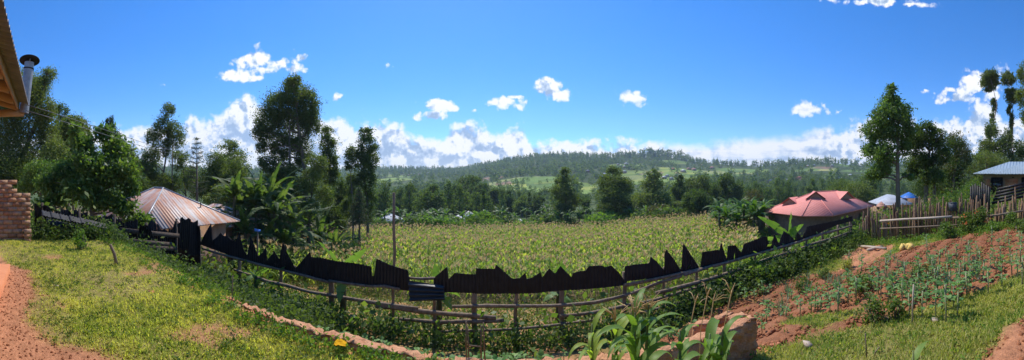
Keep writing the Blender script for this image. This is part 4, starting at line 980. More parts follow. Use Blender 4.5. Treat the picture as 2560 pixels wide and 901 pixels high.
tree('field_edge_tree', 'big rounded tree behind the round dark one', 1750, 80, [(1745,455,60,36),(1765,480,60,50),(1725,475,40,50)], 'euc', dens=.6, tr=.22)
tree('field_edge_tree', 'dark sloping crowned tree left of the right banana grove', 1822, 75, [(1815,450,40,40),(1800,475,50,50),(1838,478,46,60),(1825,510,60,50)], 'dark', dens=.6, tr=.2)
tree('field_edge_tree', 'brownish drooping tree low beyond the maize', 1650, 56, [(1650,530,70,40),(1625,545,50,26),(1680,540,40,30)], 'dry', dens=.35, tr=.12)
tree('field_edge_tree', 'small bright tree between the round dark tree and the maize', 1690, 62, [(1690,520,40,40),(1700,540,40,30)], 'eucl', dens=.5, tr=.12)
tree('field_edge_tree', 'brown tinged round tree beside the right banana grove', 1880, 58, [(1880,490,50,40),(1900,505,44,36)], 'dry', dens=.5, tr=.12)
for px, yt, w, r, mt, lb in [(1172,436,96,120,'dark','tallest rounded eucalyptus in the dark row beyond the field'),(1140,458,56,115,'dark','narrow eucalyptus left of the tallest rounded one'),(1085,462,52,78,'dark','dark cone shaped tree left of the white roofs'),(1030,458,44,100,'farl','light cone topped tree behind the tall thin pole'),(1208,456,60,118,'dark','slim dark tree in the row right of the tallest one'),(1238,468,56,120,'dark','slim tree in the middle of the dark row'),(1270,480,60,112,'dark','bushy tree at the right end of the dark row'),(1305,500,50,95,'far','low dark tree left of the lone feathery tree'),(1345,482,60,100,'dark','dark rounded tree just left of the lone feathery tree'),(1465,495,44,80,'dark','short dark tree between the lone and the widest trees'),(1110,485,40,105,'far','greyish tree behind the dark cone shaped one'),(985,500,50,85,'far','dark bushy tree over the long grey roof'),(955,480,40,95,'farl','light green pointed tree near the left end of the field'),(1590,480,50,90,'far','dim tree behind the widest layered tree'),(1860,470,60,110,'far','hazy round tree behind the right bananas'),(1920,468,60,120,'farl','pale hazy tree behind the right banana grove'),(1965,470,60,125,'far','hazy tree left of the red roof ridge'),(2020,465,50,110,'farl','pale tree just above the red roof')]:
    b = 555 if r < 90 else 540
    tree('valley_tree', lb, px, r, [(px,yt + 16,w * .6,34),(px - w * .1,yt + 45,w * .9,50),(px + w * .1,yt + 75,w,50)], mt, dens=.65, tr=.25)

# a few shared tree shapes for the valley, copied one by one
def template(kind, n, mat, L):
    cb, tb = MB(), MB(); h = 12.
    if kind == 'round': cl = [((0,0,8.5),(3.2,3.2,2.6)),((1.2,.6,6),(3.,3.,2.4)),((-1.3,-.5,5.5),(2.8,2.8,2.4)),((.3,-.6,10),(2,2,1.8))]
    elif kind == 'tall': cl = [((0,0,13),(1.6,1.6,2.4)),((.5,.3,10),(2.1,2.1,2.4)),((-.5,.2,7),(2.3,2.3,2.6)),((.3,-.4,4.5),(2.,2.,2.2))]
    else: cl = [((0,0,9.5),(.9,.9,2.2)),((0,0,6.5),(1.6,1.6,2.4)),((0,0,3.6),(2.2,2.2,2.2)),((0,0,12),(.5,.5,1.6))]
    for c, R in cl: leaves(cb, clump_pts(c, R, n // len(cl), sub=12), L, L / 1.8, .3)
    tb.tube([[0,0,-1.5],[.1,0,4],[0,0,cl[0][0][2]]], [.28,.2,.08], 6)
    return tb.mesh('trunk', M['bark']), cb.mesh('crown', M[mat]), cb
VT = [template('round', 1100, 'far', .75), template('tall', 1100, 'far', .7), template('cone', 900, 'dark', .6), template('round', 1100, 'farl', .8), template('tall', 1100, 'farl', .7), template('round', 1000, 'dark', .75)]
VTN = ['rounded dark green', 'tall olive', 'slim cone shaped', 'rounded light green', 'tall light green', 'dense blackish green']
cnt = 0
for _ in range(4000):
    if cnt >= 190: break
    r = rng.uniform(68, 215) if cnt > 60 else rng.uniform(66, 120); px = rng.uniform(930, 2330); a = az(px); x, y = r * sin(a), r * cos(a)
    if px > 1880 and r < 80: continue
    if inplot(np.array([x]), np.array([y]))[0][0] > .2: continue
    g = float(H(x, y)); k = int(rng.choice([0, 0, 1, 2, 3, 4, 5, 5])); s_ = rng.uniform(.55, 1.05)
    topy = 450 - (g + 13.5 * s_) / r * FPX
    lim = np.interp(px, [930, 1150, 1300, 1400, 1700, 2300], [462, 462, 478, 480, 462, 445])
    if topy < lim: continue
    root = empty('valley_tree', (x, y, g), f'{VTN[k]} tree in the valley woods below the hillside', 'tree', f'{VTN[k]} trees of the valley', rng.uniform(0, 6)); root.scale = (s_ * rng.uniform(.9, 1.25),) * 2 + (s_,)
    for nm, me in (('trunk', VT[k][0]), ('crown', VT[k][1])):
        o = bpy.data.objects.new(nm, me); COL.objects.link(o); o.parent = root
    cnt += 1
# distant woodland on the hills
def far_wood(name, label, sel, mat, leafL, per, tall):
    fb = MB(); tmpl = []
    for _ in range(6):
        b = MB(); hh = 11.
        if tall == 2: cl = [((0,0,9.5),(.9,.9,2.5)),((0,0,6),(1.6,1.6,2.8)),((0,0,3),(2.,2.,2.4))]
        elif tall: cl = [((0,0,10.5),(2.,2.,2.6)),((rng.normal()*.6,rng.normal()*.6,7.),(2.4,2.4,2.8)),((0,0,3.5),(2.2,2.2,2.6))]
        else: cl = [((0,0,6.2),(3.4,3.4,2.6)),((rng.normal(),rng.normal(),3.6),(3.6,3.6,2.8))]
        for c, R in cl: leaves(b, clump_pts(c, R, per // len(cl), sub=7, tight=.35), leafL, leafL * .75, .2)
        tmpl.append(b.arr()[:2])
    pos, scl, rz = sel; k = rng.integers(0, 6, len(pos))
    for i in range(6):
        m_ = k == i
        if m_.any(): fb.merge(tmpl[i][0], tmpl[i][1], (pos[m_], scl[m_], rz[m_]))
    o = fb.obj(name, M[mat]); tag(o, label, 'woodland', kind='stuff')
def scatter(n, r0, r1, seed, dens_fn, smin, smax):
    n = int(n * 1.35); rg = np.random.default_rng(seed); px = rg.uniform(240, 2560, n); u = rg.uniform(0, 1, n)
    r = np.sqrt(r0 ** 2 + (r1 ** 2 - r0 ** 2) * u); a = (px - 1280) / FPX; x, y = r * np.sin(a), r * np.cos(a)
    Rm = np.interp(px, RX, RD); ok = r < Rm + 25
    ip = inplot(x, y, 1.0)[0]; ok &= (ip < .25) | (rg.uniform(0, 1, n) < .10)
    ok &= dens_fn(x, y, px, r) > rg.uniform(0, 1, n)
    x, y, r = x[ok], y[ok], r[ok]
    s = rg.uniform(smin, smax, len(x)); scl = np.stack([s * rg.uniform(.85, 1.3, len(x))] * 2 + [s], 1)
    return np.stack([x, y, H(x, y) - .5], 1), scl, rg.uniform(0, 6.28, len(x))
cl_ = lambda x, y: ss(-.5, .35, fbm(x, y, .022, 3, 41))
dfa = lambda x, y, px, r: np.clip(.15 + .85 * cl_(x, y) + .9 * ((px > 1180) & (px < 1560) & (r > 420)), 0, 1) * np.where((px > 1550) & (r > 330), .62, 1)
far_wood('near_hill_woodland', 'mixed dark woodland covering the lower slopes of the hill', scatter(2600, 190, 400, 1, dfa, .45, .95), 'far', 1.3, 130, 0)
far_wood('tall_hill_woodland', 'tall dark eucalyptus stands across the hillside', scatter(2400, 200, 1080, 2, dfa, .6, 1.25), 'far', 1.9, 66, 1)
far_wood('hill_woodland', 'dense dark forest over the upper hill and ridge', scatter(6200, 380, 1080, 3, dfa, .6, 1.2), 'far', 2.3, 44, 0)
far_wood('light_hill_woodland', 'lighter green bushes and trees over the hillside', scatter(3000, 190, 1000, 4, lambda x, y, px, r: .3 + .5 * (1 - cl_(x, y)), .3, .75), 'farl', 1.7, 60, 0)
def ridge_sel(n, seed, smin, smax, gate):
    rg = np.random.default_rng(seed); px = rg.uniform(900, 2560, n); a = (px - 1280) / FPX; r = np.interp(px, RX, RD) + rg.uniform(-50, 12, n); x, y = r * np.sin(a), r * np.cos(a)
    g_ = gate(px) > rg.uniform(0, 1, n); x, y, px = x[g_], y[g_], px[g_]
    s = rg.uniform(smin, smax, len(x)) * np.interp(px, [900, 1180, 1400, 1590, 1610, 1700, 1730, 2100, 2560], [1., .9, 1., 1., 1.5, 1.35, .8, .9, 1.]); return np.stack([x, y, H(x, y) - .5], 1), np.stack([s * 1.05, s * 1.05, s], 1), rg.uniform(0, 6.28, len(x))
far_wood('ridge_trees', 'row of round crowned trees along the hill crest', ridge_sel(900, 8, .7, 1.25, lambda px: np.interp(px, [900, 1090, 1120, 1165, 1185, 1720, 1760, 2560], [.8, .7, .25, .3, .9, .8, .35, .5])), 'far', 2.0, 60, 1)
far_wood('ridge_conifers', 'pointed dark trees sticking up along the crest', ridge_sel(260, 9, .9, 1.55, lambda px: np.interp(px, [900, 1200, 1300, 1700, 2560], [.4, .4, .8, .6, .8])), 'far', 1.5, 60, 2)

# ------------------------------------------------------------------ bananas
for i, (px, r, h, L, W, nl, lb, mt) in enumerate([
 (620,21,5.3,2.2,.45,11,'banana plant with pale torn fronds right of the smaller rusty roof','bananad'),(650,22,5.9,2.3,.45,11,'tall banana plant at the back of the grove','bananad'),(700,22,5.4,2.3,.45,11,'back row banana plant under the massive crown','bananad'),(672,20.5,5.6,2.4,.45,12,'tallest dark banana plant under the massive tree','bananad'),(712,18.5,2.4,2.2,.42,11,'banana plant with low drooping fronds by the maize edge','bananad'),(585,19.5,4.9,2.2,.42,11,'banana plant with pale torn fronds right of the rusty roof','bananad'),(600,20,4.5,2.3,.45,11,'tall banana plant behind the rusty house corner','bananad'),(640,19.5,4.8,2.3,.5,11,'dark banana plant with broad drooping fronds in the grove centre','bananad'),(685,19,4.4,2.3,.5,11,'dark banana plant with hanging fronds right of the grove centre','bananad'),(735,20.,4.3,2.3,.45,10,'banana plant in the shade beside the massive tree trunk','bananad'),(612,18.5,2.8,2.0,.42,10,'lower banana plant over the maize tassels','bananad'),(660,18.5,2.6,2.,.42,10,'low dark banana plant in front of the grove','bananad'),
 (800,24.,2.6,2.6,.42,12,'spreading banana plant with upright narrow fronds left of the maize','bananad'),(835,24,1.8,2.2,.4,11,'low banana plant with arching fronds at the maize corner','bananad'),(770,24,3.6,2.4,.42,11,'banana plant half hidden behind the spreading one','bananad')]):
    banana(G(px, r), h * .88, nl + 3, L, W, mt, lb, 'banana grove left of the maize', tear=.55)
# young bananas right behind the fence
def young(px, r, leafs, label):
    g = G(px, r); root = empty('young_banana_plant', g, label, 'banana plant'); tb = MB(); zt = leafs[0][0]
    tb.tube([[0, 0, -.1], [0, 0, zt * .6], [0, 0, zt]], [.09, .07, .04], 8); tb.obj('stem', M['pstem'], root, smooth=True)
    for (z, a, L, W, el, dr, ro) in leafs:
        lb = MB(); ribbon(lb, (0, 0, z), a, L * .9, W * .88, el, dr, 20, .22, .45, 0, 0, ro); lb.obj('leaf', M['bananay'], root)
def zfor(px, py, r): return (450 - py) / FPX * r - G(px, r)[2]
z_ = zfor(858, 672, 7.6); young(858, 7.6, [(z_, 0.15, .85, .27, .85, .35, -1.0), (z_, pi - .1, 1.05, .27, .80, .45, 1.0), (z_ - .05, .1, .62, .26, .35, .35, -.8), (z_ - .25, -1.2, .8, .26, -.1, 1.0, 0), (z_ - .2, 2.0, .6, .2, .9, 1.2, 0)], 'young banana with two raised pale leaves behind the left sheets')
z_ = zfor(1098, 716, 7.3); young(1098, 7.3, [(z_, pi - .2, .58, .30, 1.42, .15, 1.3), (z_ - .1, .1, .6, .3, .2, 1.2, -.5), (z_ - .15, -.6, .55, .3, -.2, 1.0, 0), (z_ - .1, 3.3, .5, .26, .1, .9, .4)], 'young banana with one bright yellow green leaf behind the centre sheets')
z_ = zfor(1397, 704, 7.4); young(1397, 7.4, [(z_, .2, .50, .42, 1.5, .2, -1.3), (z_ - .3, -.4, .5, .3, -.2, 1.1, 0), (z_ - .25, 3.4, .5, .3, 0., 1., 0)], 'young banana with one broad pale leaf right of centre behind the sheets')
z_ = zfor(640, 690, 9.0); young(640, 9.0, [(z_, .5, .5, .3, .9, .9, -.8), (z_, 3.2, .6, .3, .5, 1.2, .5), (z_, -1.3, .6, .3, .5, 1.3, 0)], 'small banana under the left end of the sheets')
z_ = zfor(1975, 590, 10.6); young(1972, 10.6, [(z_, -.3, .90, .24, 1.5, .1, -1.0), (z_, pi * .5 + .9, 1.35, .34, .72, .35, 1.0), (z_, -.85, .70, .32, .85, .4, -1.0), (z_ - .15, pi * .5 + 1.1, 1.2, .3, .3, .5, .8), (z_ - .1, -.9, .55, .22, .3, .9, -.6), (z_ - .2, 2.2, .8, .28, .1, 1., 0)], 'young banana with fan of bright leaves in front of the red roofed house')
# right banana grove and band behind the maize
bt = []
for k in range(3):
    h = [2.6, 2.2, 3.0][k]; sm = MB(); sm.tube([[0, 0, -.3], [.05, 0, h]], [.16, .1], 6); lm = MB()
    for j in range(12): ribbon(lm, (0, 0, h * .95), j * 2.4, rng.uniform(1.3, 2.2), .42, rng.uniform(.2, 1.4), rng.uniform(.9, 2.1), 9, .35, .6)
    bt.append((sm.mesh('stem', M['pstem']), lm.mesh('leaves', M['banana'])))
for i, (px, r) in enumerate([(1800,34),(1815,36),(1835,33),(1850,35),(1868,33),(1880,36),(1895,32),(1905,34),(1845,38),(1825,40),(1870,39),(1910,37),(1885,30),(1790,37),(1858,31),(1805,40),(1830,42),(1862,42),(1890,40),(1842,31),(1875,34),(1818,32),(1900,30)]):
    root = empty('banana_plant', G(px, r) , 'broad leaved banana plant in the bright grove left of the red roofed house', 'banana plant', 'bananas between the maize and the red roof', rng.uniform(0, 6)); s_ = rng.uniform(.85, 1.2); root.scale = (s_,) * 3
    for nm, me in zip(('stem', 'leaves'), bt[i % 3]):
        o = bpy.data.objects.new(nm, me); COL.objects.link(o); o.parent = root
for i in range(62):
    px = rng.uniform(960, 1790); r = rng.uniform(56, 68)
    root = empty('banana_plant', G(px, r), 'small banana plant in the green band along the far edge of the maize', 'banana plant', 'bananas along the far edge of the maize', rng.uniform(0, 6)); s_ = rng.uniform(.75, 1.25); root.scale = (s_,) * 3
    for nm, me in zip(('stem', 'leaves'), bt[i % 3]):
        o = bpy.data.objects.new(nm, me); COL.objects.link(o); o.parent = root
# shrub band behind the maize
sh = []
for mt in ('fresh', 'dark', 'weed'):
    c_ = MB(); leaves(c_, clump_pts((0, 0, .9), (1.3, 1.3, 1.1), 900, sub=16), .32, .2, .1); t_ = MB()
    for _ in range(5): limb(t_, (0, 0, -.3), rng.normal(size=3) * [.7, .7, .2] + [0, 0, 1.2], .04, .01)
    sh.append((t_.mesh('stem', M['bark']), c_.mesh('foliage', M[mt])))
for i in range(95):
    px = rng.uniform(950, 1900); r = rng.uniform(50.5, 62) if px < 1750 else rng.uniform(36, 50); k = int(rng.integers(0, 3))
    if px > 1750 and rng.uniform() < .3: continue
    root = empty('shrub', G(px, r), ['fresh green', 'dark green', 'weedy olive'][k] + ' shrub in the hedge band behind the maize', 'shrub', ['fresh green', 'dark green', 'weedy olive'][k] + ' shrubs behind the maize', rng.uniform(0, 6)); s_ = rng.uniform(.6, 1.5); root.scale = (s_ * 1.2, s_ * 1.2, s_)
    for nm, me in zip(('stem', 'foliage'), sh[k]):
        o = bpy.data.objects.new(nm, me); COL.objects.link(o); o.parent = root

# ------------------------------------------------------------------ maize field
def field_pts():
    P_ = []
    for y in np.arange(9.8, 51.5, .62):
        for x in np.arange(-34, 46, .42):
            xx = x + rng.normal() * .10; yy = y + rng.normal() * .10; a = math.atan2(xx, yy); px = 1280 + a * FPX
            front = np.interp(px, [560, 700, 760, 1000, 1280, 1700, 1900], [9.8, 10.5, 12.5, 14.4, 15.2, 14.0, 11.5])
            back = np.interp(px, [560, 700, 760, 800, 900, 1280, 1700, 1900], [15, 16, 20, 25, 38, 51, 45, 27])
            if yy < front or yy > back or px < 585 or px > 1895 - max(0, (yy - 20)) * 2: continue
            P_.append((xx, yy, math.hypot(xx, yy), px))
    return np.array(P_)
FPp = field_pts(); FPp = FPp[rng.uniform(0, 1, len(FPp)) < .93]
gz = H(FPp[:, 0], FPp[:, 1]); order = np.argsort(FPp[:, 2]); FPp = FPp[order]; gz = gz[order]
tp = [maize_tpl(rng.uniform(1.8, 2.2), 10, 5) for _ in range(6)]
tpm = [(a.mesh('stalk', M['stalk']), b.mesh('leaves', M['maize']), c.mesh('tassel', M['tassel'])) for a, b, c in tp]
NI = 290
for i in range(min(NI, len(FPp))):
    root = empty('maize_plant', (FPp[i, 0], FPp[i, 1], gz[i]), 'tall maize plant with tan tassel in the front rows of the field', 'maize plant', 'maize plants in the front rows', rng.uniform(0, 6)); s_ = rng.uniform(.85, 1.12); root.scale = (s_,) * 3
    for nm, me in zip(('stalk', 'leaves', 'tassel'), tpm[i % 6]):
        o = bpy.data.objects.new(nm, me); COL.objects.link(o); o.parent = root
rest_p = FPp[NI:]; rz_ = gz[NI:]
tpl_lo = [maize_tpl(rng.uniform(1.8, 2.15), 7, 3, .72, .12, 7) for _ in range(5)]
mL, mT, mS = MB(), MB(), MB()
kk = rng.integers(0, 5, len(rest_p)); S_ = rng.uniform(.78, 1.12, len(rest_p)) * (1 + .09 * fbm(rest_p[:, 0], rest_p[:, 1], .5, 3, 51)); R_ = rng.uniform(0, 6.28, len(rest_p))
for i in range(5):
    m_ = kk == i; pos = np.stack([rest_p[m_, 0], rest_p[m_, 1], rz_[m_]], 1)
    for dst, src in ((mS, tpl_lo[i][0]), (mL, tpl_lo[i][1])):
        V, Q, T = src.arr(); dst.merge(V, Q, (pos, S_[m_], R_[m_]))
    V, Q, T = tpl_lo[i][2].arr(); 
    Qd = np.concatenate([Q, np.stack([T[:, 0], T[:, 1], T[:, 2], T[:, 2]], 1)[:0]]) if len(T) else Q
    mT.merge(V * [1.5, 1.5, 1.04] + [0, 0, .0], Q, (pos, S_[m_] , R_[m_]))
fr = empty('maize_field', (0, 30, -8), 'wide field of ripening maize with tan tassels beyond the sheet fence', 'maize field'); fr['kind'] = 'stuff'
for nm, mb_, mt in (('stalks', mS, 'stalk'), ('leaves', mL, 'maize'), ('tassels', mT, 'tassel')):
    mb_.V = [v - [0, 30, -8] for v in mb_.V]; o = mb_.obj(nm, M[mt], fr); o['kind'] = 'stuff'

# ------------------------------------------------------------------ foreground maize plants
def big_maize(px, r, ytop, nl, L, W, label, tassel=True, lean=(0, 0), seed=0, mat='maizen', lowz=.1, name='maize_plant'):
    g = G(px, r); h = (450 - ytop) / FPX * r - g[2]
    root = empty(name, g, label, 'maize plant'); sb = MB()
    sb.tube([[0, 0, -.05], [lean[0] * .5, lean[1] * .5, h * .5], [lean[0], lean[1], h * .92]], [.016, .013, .006], 8); sb.obj('stalk', M['stalk'], root, smooth=True)
    a0 = rng.uniform(0, 1)
    for k in range(nl):
        f = lowz + (.84 - lowz) * k / nl; lb = MB(); a = a0 + k * pi + rng.uniform(-.55, .55)
        ribbon(lb, (lean[0] * f, lean[1] * f, h * f), a, L * rng.uniform(.75, 1.1) * (1 - .3 * k / nl), W * rng.uniform(.8, 1.1), rng.uniform(.9, 1.3), rng.uniform(1.5, 2.7), 14, .3, 0, .03, rng.uniform(-.4, .4)); lb.obj('leaf', M[mat], root, smooth=True)
    if tassel:
        t_ = MB()
        for k in range(9):
            a = rng.uniform(0, 6.28); e = rng.uniform(.5, 1.4); d = np.array([cos(a) * cos(e), sin(a) * cos(e), sin(e)]); q0 = np.array([lean[0], lean[1], h * .88])
            t_.tube([q0, q0 + d * .10, q0 + d * .17 + [d[0] * .05, d[1] * .05, -.02]], [.003, .005, .0025], 4)
        t_.obj('tassel', M['tassel'], root)
big_maize(1585, 2.45, 770, 11, .54, .075, 'largest green maize plant at the bottom edge with drooping leaves', lean=(.02, .03))
big_maize(1612, 2.6, 752, 9, .44, .075, 'maize plant with tan tassel close behind the largest one', lean=(.03, 0))
big_maize(1760, 2.25, 822, 11, .48, .075, 'leafy maize plant before the brick wall corner with arching leaves', tassel=False, lean=(.05, 0))
big_maize(1795, 2.35, 815, 9, .50, .07, 'maize plant whose long leaf reaches over the brick wall corner', tassel=False, lean=(.06, .02))
big_maize(1540, 2.7, 790, 7, .45, .05, 'thin yellowing maize plant left of the largest one', mat='maize')
big_maize(1480, 2.7, 800, 7, .46, .045, 'sparse maize plant with curling thin leaves left of the foreground group', mat='maize', tassel=False)
big_maize(1700, 2.5, 812, 7, .42, .075, 'short maize plant between the two leafy clumps', tassel=False)
big_maize(2283, 2.2, 862, 5, .3, .06, 'short green maize shoot at the bottom right', tassel=False, lowz=.3)
sb = [ (1745,2.7,690),(1768,2.8,700),(1800,2.6,680),(1716,2.7,705)]
for i, (px, r, yt) in enumerate(sb):
    g = G(px, r); h = (450 - yt) / FPX * r - g[2] - .12; mb = MB(); dx = rng.uniform(.02, .14); mb.tube([[0, 0, 0], [dx * .3, 0, h * .6], [dx, 0, h * .93], [dx * 1.3, 0, h]], [.0035, .003, .0055, .002], 5)
    for _ in range(4):
        d_ = rng.normal(size=3) * .05; d_[2] = abs(d_[2]) + .02; mb.tube([[dx, 0, h * .9], [dx + d_[0], d_[1], h * .9 + d_[2]], [dx + d_[0] * 1.7, d_[1] * 1.7, h * .9 + d_[2] * .9]], [.002, .003, .0015], 4)
    o = mb.obj('dry_stalk', M['tassel'], smooth=True); o.location = g; tag(o, 'dry tan maize tassel stalk leaning above the brick wall corner', 'dry stalk', 'dry tassel stalks above the brick wall corner')
for i, (px, py, yt, lb) in enumerate([(1166,870,805,'left thin garden stake before the cabbages'),(1172,872,818,'thin stake close to the left garden stake'),(1203,880,815,'middle thin garden stake before the cabbages'),(1212,880,808,'right thin garden stake before the cabbages')]):
    r = 2.95; x = r * sin(az(px)); y = r * cos(az(px)); zb = -1.62; zt = (450 - yt) / FPX * r
    mb = MB(); mb.tube([[0, 0, 0], [rng.normal() * .01, 0, (zt - zb)]], [.008, .006], 6); o = mb.obj('garden_stake', M['wood'], smooth=True); o.location = (x, y, zb); tag(o, lb, 'stake')
A = P(1172, 864, 2.93); B_ = P(1204, 868, 2.93); mb = MB(); mb.tube([[0, 0, 0], B_ - A], .006, 5); o = mb.obj('cross_stick', M['wood']); o.location = A; tag(o, 'short horizontal stick tied between the thin garden stakes', 'stick')
def stick(px, py, px2, py2, w, label, mat='wood', name='stick'):
    h = hit(px, py); r = math.hypot(h[0], h[1]); q = P(px2, py2, r) - h
    mb = MB(); mb.tube([[0, 0, -.05], q * .5 + rng.normal(size=3) * .008, q], [w, w * .9, w * .8], 7); o = mb.obj(name, M[mat], smooth=True); o.location = h; tag(o, label, 'stick')
stick(293, 663, 276, 612, .035, 'short crooked wooden stake stuck in the left lawn', 'wood', 'wooden_stake')
stick(123, 560, 121, 505, .02, 'bare thin stick before the left fence'); stick(182, 575, 180, 502, .02, 'pale thin stick standing at the broken fence', 'palewood')
stick(2166, 901, 2163, 835, .008, 'thin upright twig in the right foreground grass', 'wood', 'twig')
stick(2180, 898, 2199, 868, .006, 'leaning dry twig beside the upright twig', 'wood', 'twig')
stick(580, 760, 582, 690, .008, 'thin dry stem at the terrace edge', 'wood', 'twig')
stick(2281, 812, 2284, 712, .012, 'pale bamboo cane standing among the kale', 'palewood', 'cane')
for i, (pa, pb, lb) in enumerate([((2145, 620), (2215, 626), 'long weathered plank lying on the orange earth'), ((2168, 630), (2205, 622), 'shorter plank crossing the long one')]):
    a_ = hit(*pa); b_ = hit(*pb); mb = MB(); mb.tube([[0, 0, .05], (b_ - a_) * .5 + [0, 0, .06], b_ - a_ + [0, 0, .05]], .05, 6); o = mb.obj('plank', M['palewood']); o.location = a_; tag(o, lb, 'plank')
h = hit(2267, 627); mb = MB(); 
for _ in range(9): mb.box(rng.normal(size=3) * [.12, .12, .03] + [0, 0, .08], rng.uniform(.04, .1, 3), rng.uniform(0, 3), M=np.linalg.qr(rng.normal(size=(3, 3)))[0])
o = mb.obj('yellow_lump', M['ybloom']); o.location = h; tag(o, 'lumpy yellow heap lying on the grass near the stake fence', 'sack')
def crumple(px, py, s, mat, label, cat, name):
    h = hit(px, py); mb = MB(); n = 7; u, v = np.meshgrid(np.linspace(-1, 1, n), np.linspace(-1, 1, n)); w = rng.normal(size=(n, n)) * .13
    V = np.stack([u * s + rng.normal(size=(n, n)) * s * .08, v * s * .7, .3 * s + np.abs(w) * s * 2 + .25 * s * np.cos(u * 1.4)], -1).reshape(-1, 3); I = np.arange(n * n).reshape(n, n)
    q = np.stack([I[:-1, :-1], I[:-1, 1:], I[1:, 1:], I[1:, :-1]], -1).reshape(-1, 4); mb.add(V, q); mb.add(V - [0, 0, .006], q[:, ::-1]); o = mb.obj(name, M[mat]); o.location = h + np.array([0, 0, .06]); o.rotation_euler = (.2, .1, .4); tag(o, label, cat)
crumple(851, 884, .055, 'rubbish', 'crumpled yellow plastic wrapper on the grass by the brick edging', 'wrapper', 'plastic_wrapper')
crumple(645, 577, .35, 'blue', 'blue plastic sheet among the maize tassels before the banana grove', 'tarp', 'blue_tarp') if False else None
g = P(644, 577, 14.2); mb = MB(); 
for _ in range(7): mb.box(rng.normal(size=3) * [.05, .05, .02], (.09, .07, .025), rng.uniform(0, 3), M=np.linalg.qr(np.eye(3) + rng.normal(size=(3, 3)) * .2)[0])
o = empty('blue_tarp', g, 'blue plastic sheet bundled on a post behind the left maize tassels', 'tarp'); mb.obj('sheet', M['blue'], o)
mb = MB(); mb.tube([[0, 0, -.02], [0, 0, float(H(g[0], g[1])) - g[2]]], .035, 5); mb.obj('post', M['bark'], o)
for px, py, s_, mt, lb, nm, ct in [(480,723,.045,'chip','orange brick piece on the grass near the fence','brick_piece','brick'),(380,735,.05,'chip','flat reddish chip half buried in the left lawn','brick_piece','brick'),(2020,868,.06,'stone','pale flat stone in the right foreground grass','stone','stone'),(142,718,.03,'stone','small pale stone in the left lawn','stone','stone'),(2340,805,.05,'stone','pale stone at the lower edge of the kale bed','stone','stone')]:
    h = hit(px, py); mb = MB(); mb.box((0, 0, s_ * .25), (s_, s_ * .7, s_ * .4), rng.uniform(0, 3)); mb.V[0] = mb.V[0] * (1 + rng.normal(size=mb.V[0].shape) * .18); o = mb.obj(nm, M[mt]); o.location = h; tag(o, lb, ct)

# ------------------------------------------------------------------ kale and garden plants
def kale_tpl(hs, nl, L):
    st, lf_ = MB(), MB(); st.tube([[0, 0, -.05], [.01, 0, hs * .5], [0, .01, hs]], [.011, .010, .012], 6)
    for k in range(nl):
        z = hs * (.45 + .57 * k / nl) if hs > .15 else .03 + hs * k / nl
        a = k * 2.4 + rng.uniform(-.3, .3); l = L * rng.uniform(.65, 1.1); el = rng.uniform(.1, 1.1)
        d = np.array([cos(a) * cos(el), sin(a) * cos(el), sin(el)]); p0 = np.array([0, 0, z])
        lf_.tube([p0, p0 + d * l * .4], [.004, .003], 3, cap=False)
        ribbon(lf_, p0 + d * l * .35, a, l * .75, l * .62, el - .1, rng.uniform(.6, 1.5), 5, .18, 0, .06)
    return st.mesh('stem', M['kstem'], True), lf_.mesh('leaves', M['kale'])
KT = [kale_tpl(rng.uniform(.26, .46), 9, .125) for _ in range(7)]; KS = [kale_tpl(.07, 8, .13) for _ in range(4)]; KM = [kale_tpl(rng.uniform(.10, .2), 7, .11) for _ in range(5)]
def put(tpls, pos, name, label, group, cat='kale plant', smin=.8, smax=1.2, parts=('stem', 'leaves')):
    root = empty(name, pos, label, cat, group, rng.uniform(0, 6)); s_ = rng.uniform(smin, smax); root.scale = (s_,) * 3
    for nm, me in zip(parts, tpls[int(rng.integers(0, len(tpls)))]):
        o = bpy.data.objects.new(nm, me); COL.objects.link(o); o.parent = root
TALLPX = [(2480,595),(2478,612),(2482,640),(2500,650),(2548,600),(2552,622),(2552,650),(2520,600),(2524,625),(2526,655),(2530,680),(2440,620),(2444,645),(2450,670),(2476,668),(2420,655),(2424,690),(2470,735),(2505,715),(2400,720),(2416,738),(2434,700),(2395,745),(2385,765),(2365,800),(2355,770),(2345,745),(2330,700),(2338,725),(2315,760),(2305,790),(2320,735),(2394,785),(2375,735),(2290,740),(2272,790),(2260,720),(2236,745),(2215,700),(2140,745),(2095,775),(2180,690),(2225,665),(2300,690),(2348,680),(2368,700),(2390,690),(2410,670),(2350,640),(2372,650),(2390,640),(2325,655),(2505,690),(2545,690),(2555,712),(2460,700),(2425,725),(2362,748),(2340,790),(2255,760)]
for px, py in TALLPX:
    h = hit(px, py + 10)
    if h is not None and h[0] < 11.2: put(KT, h, 'tall_kale_plant', 'tall bare stemmed kale plant in the rows of the red earth bed', 'tall kale plants in the right hand bed', smin=.75, smax=1.15)
for _ in range(36):
    px = rng.uniform(2120, 2560); py = rng.uniform(600, 800) if px > 2300 else rng.uniform(660, 790); h = hit(px, py)
    if h is None or h[0] > 11 or grass_mask(np.array([h[0]]), np.array([h[1]]))[0] > .4: continue
    put(KT, h, 'tall_kale_plant', 'tall bare stemmed kale plant in the rows of the red earth bed', 'tall kale plants in the right hand bed', smin=.55, smax=1.05)
for _ in range(92):
    px = rng.uniform(1890, 2330); py = np.interp(px, [1890, 2330], [rng.uniform(700, 830), rng.uniform(650, 760)])
    h = hit(px, py)
    if h is None or grass_mask(np.array([h[0]]), np.array([h[1]]))[0] > .5: continue
    put(KM, h, 'young_kale_plant', 'young kale plant scattered over the red earth bed', 'young kale plants in the red earth bed', smin=.6, smax=1.1)
for px, py in [(1905,735),(1850,745),(1862,765),(1885,760),(1820,770),(2000,800),(2110,640)]:
    h = hit(px, py)
    if h is not None: put(KT, h, 'tall_kale_plant', 'tall kale plant beside the brick wall corner and fence', 'kale plants near the brick wall corner', smin=.6, smax=.9)
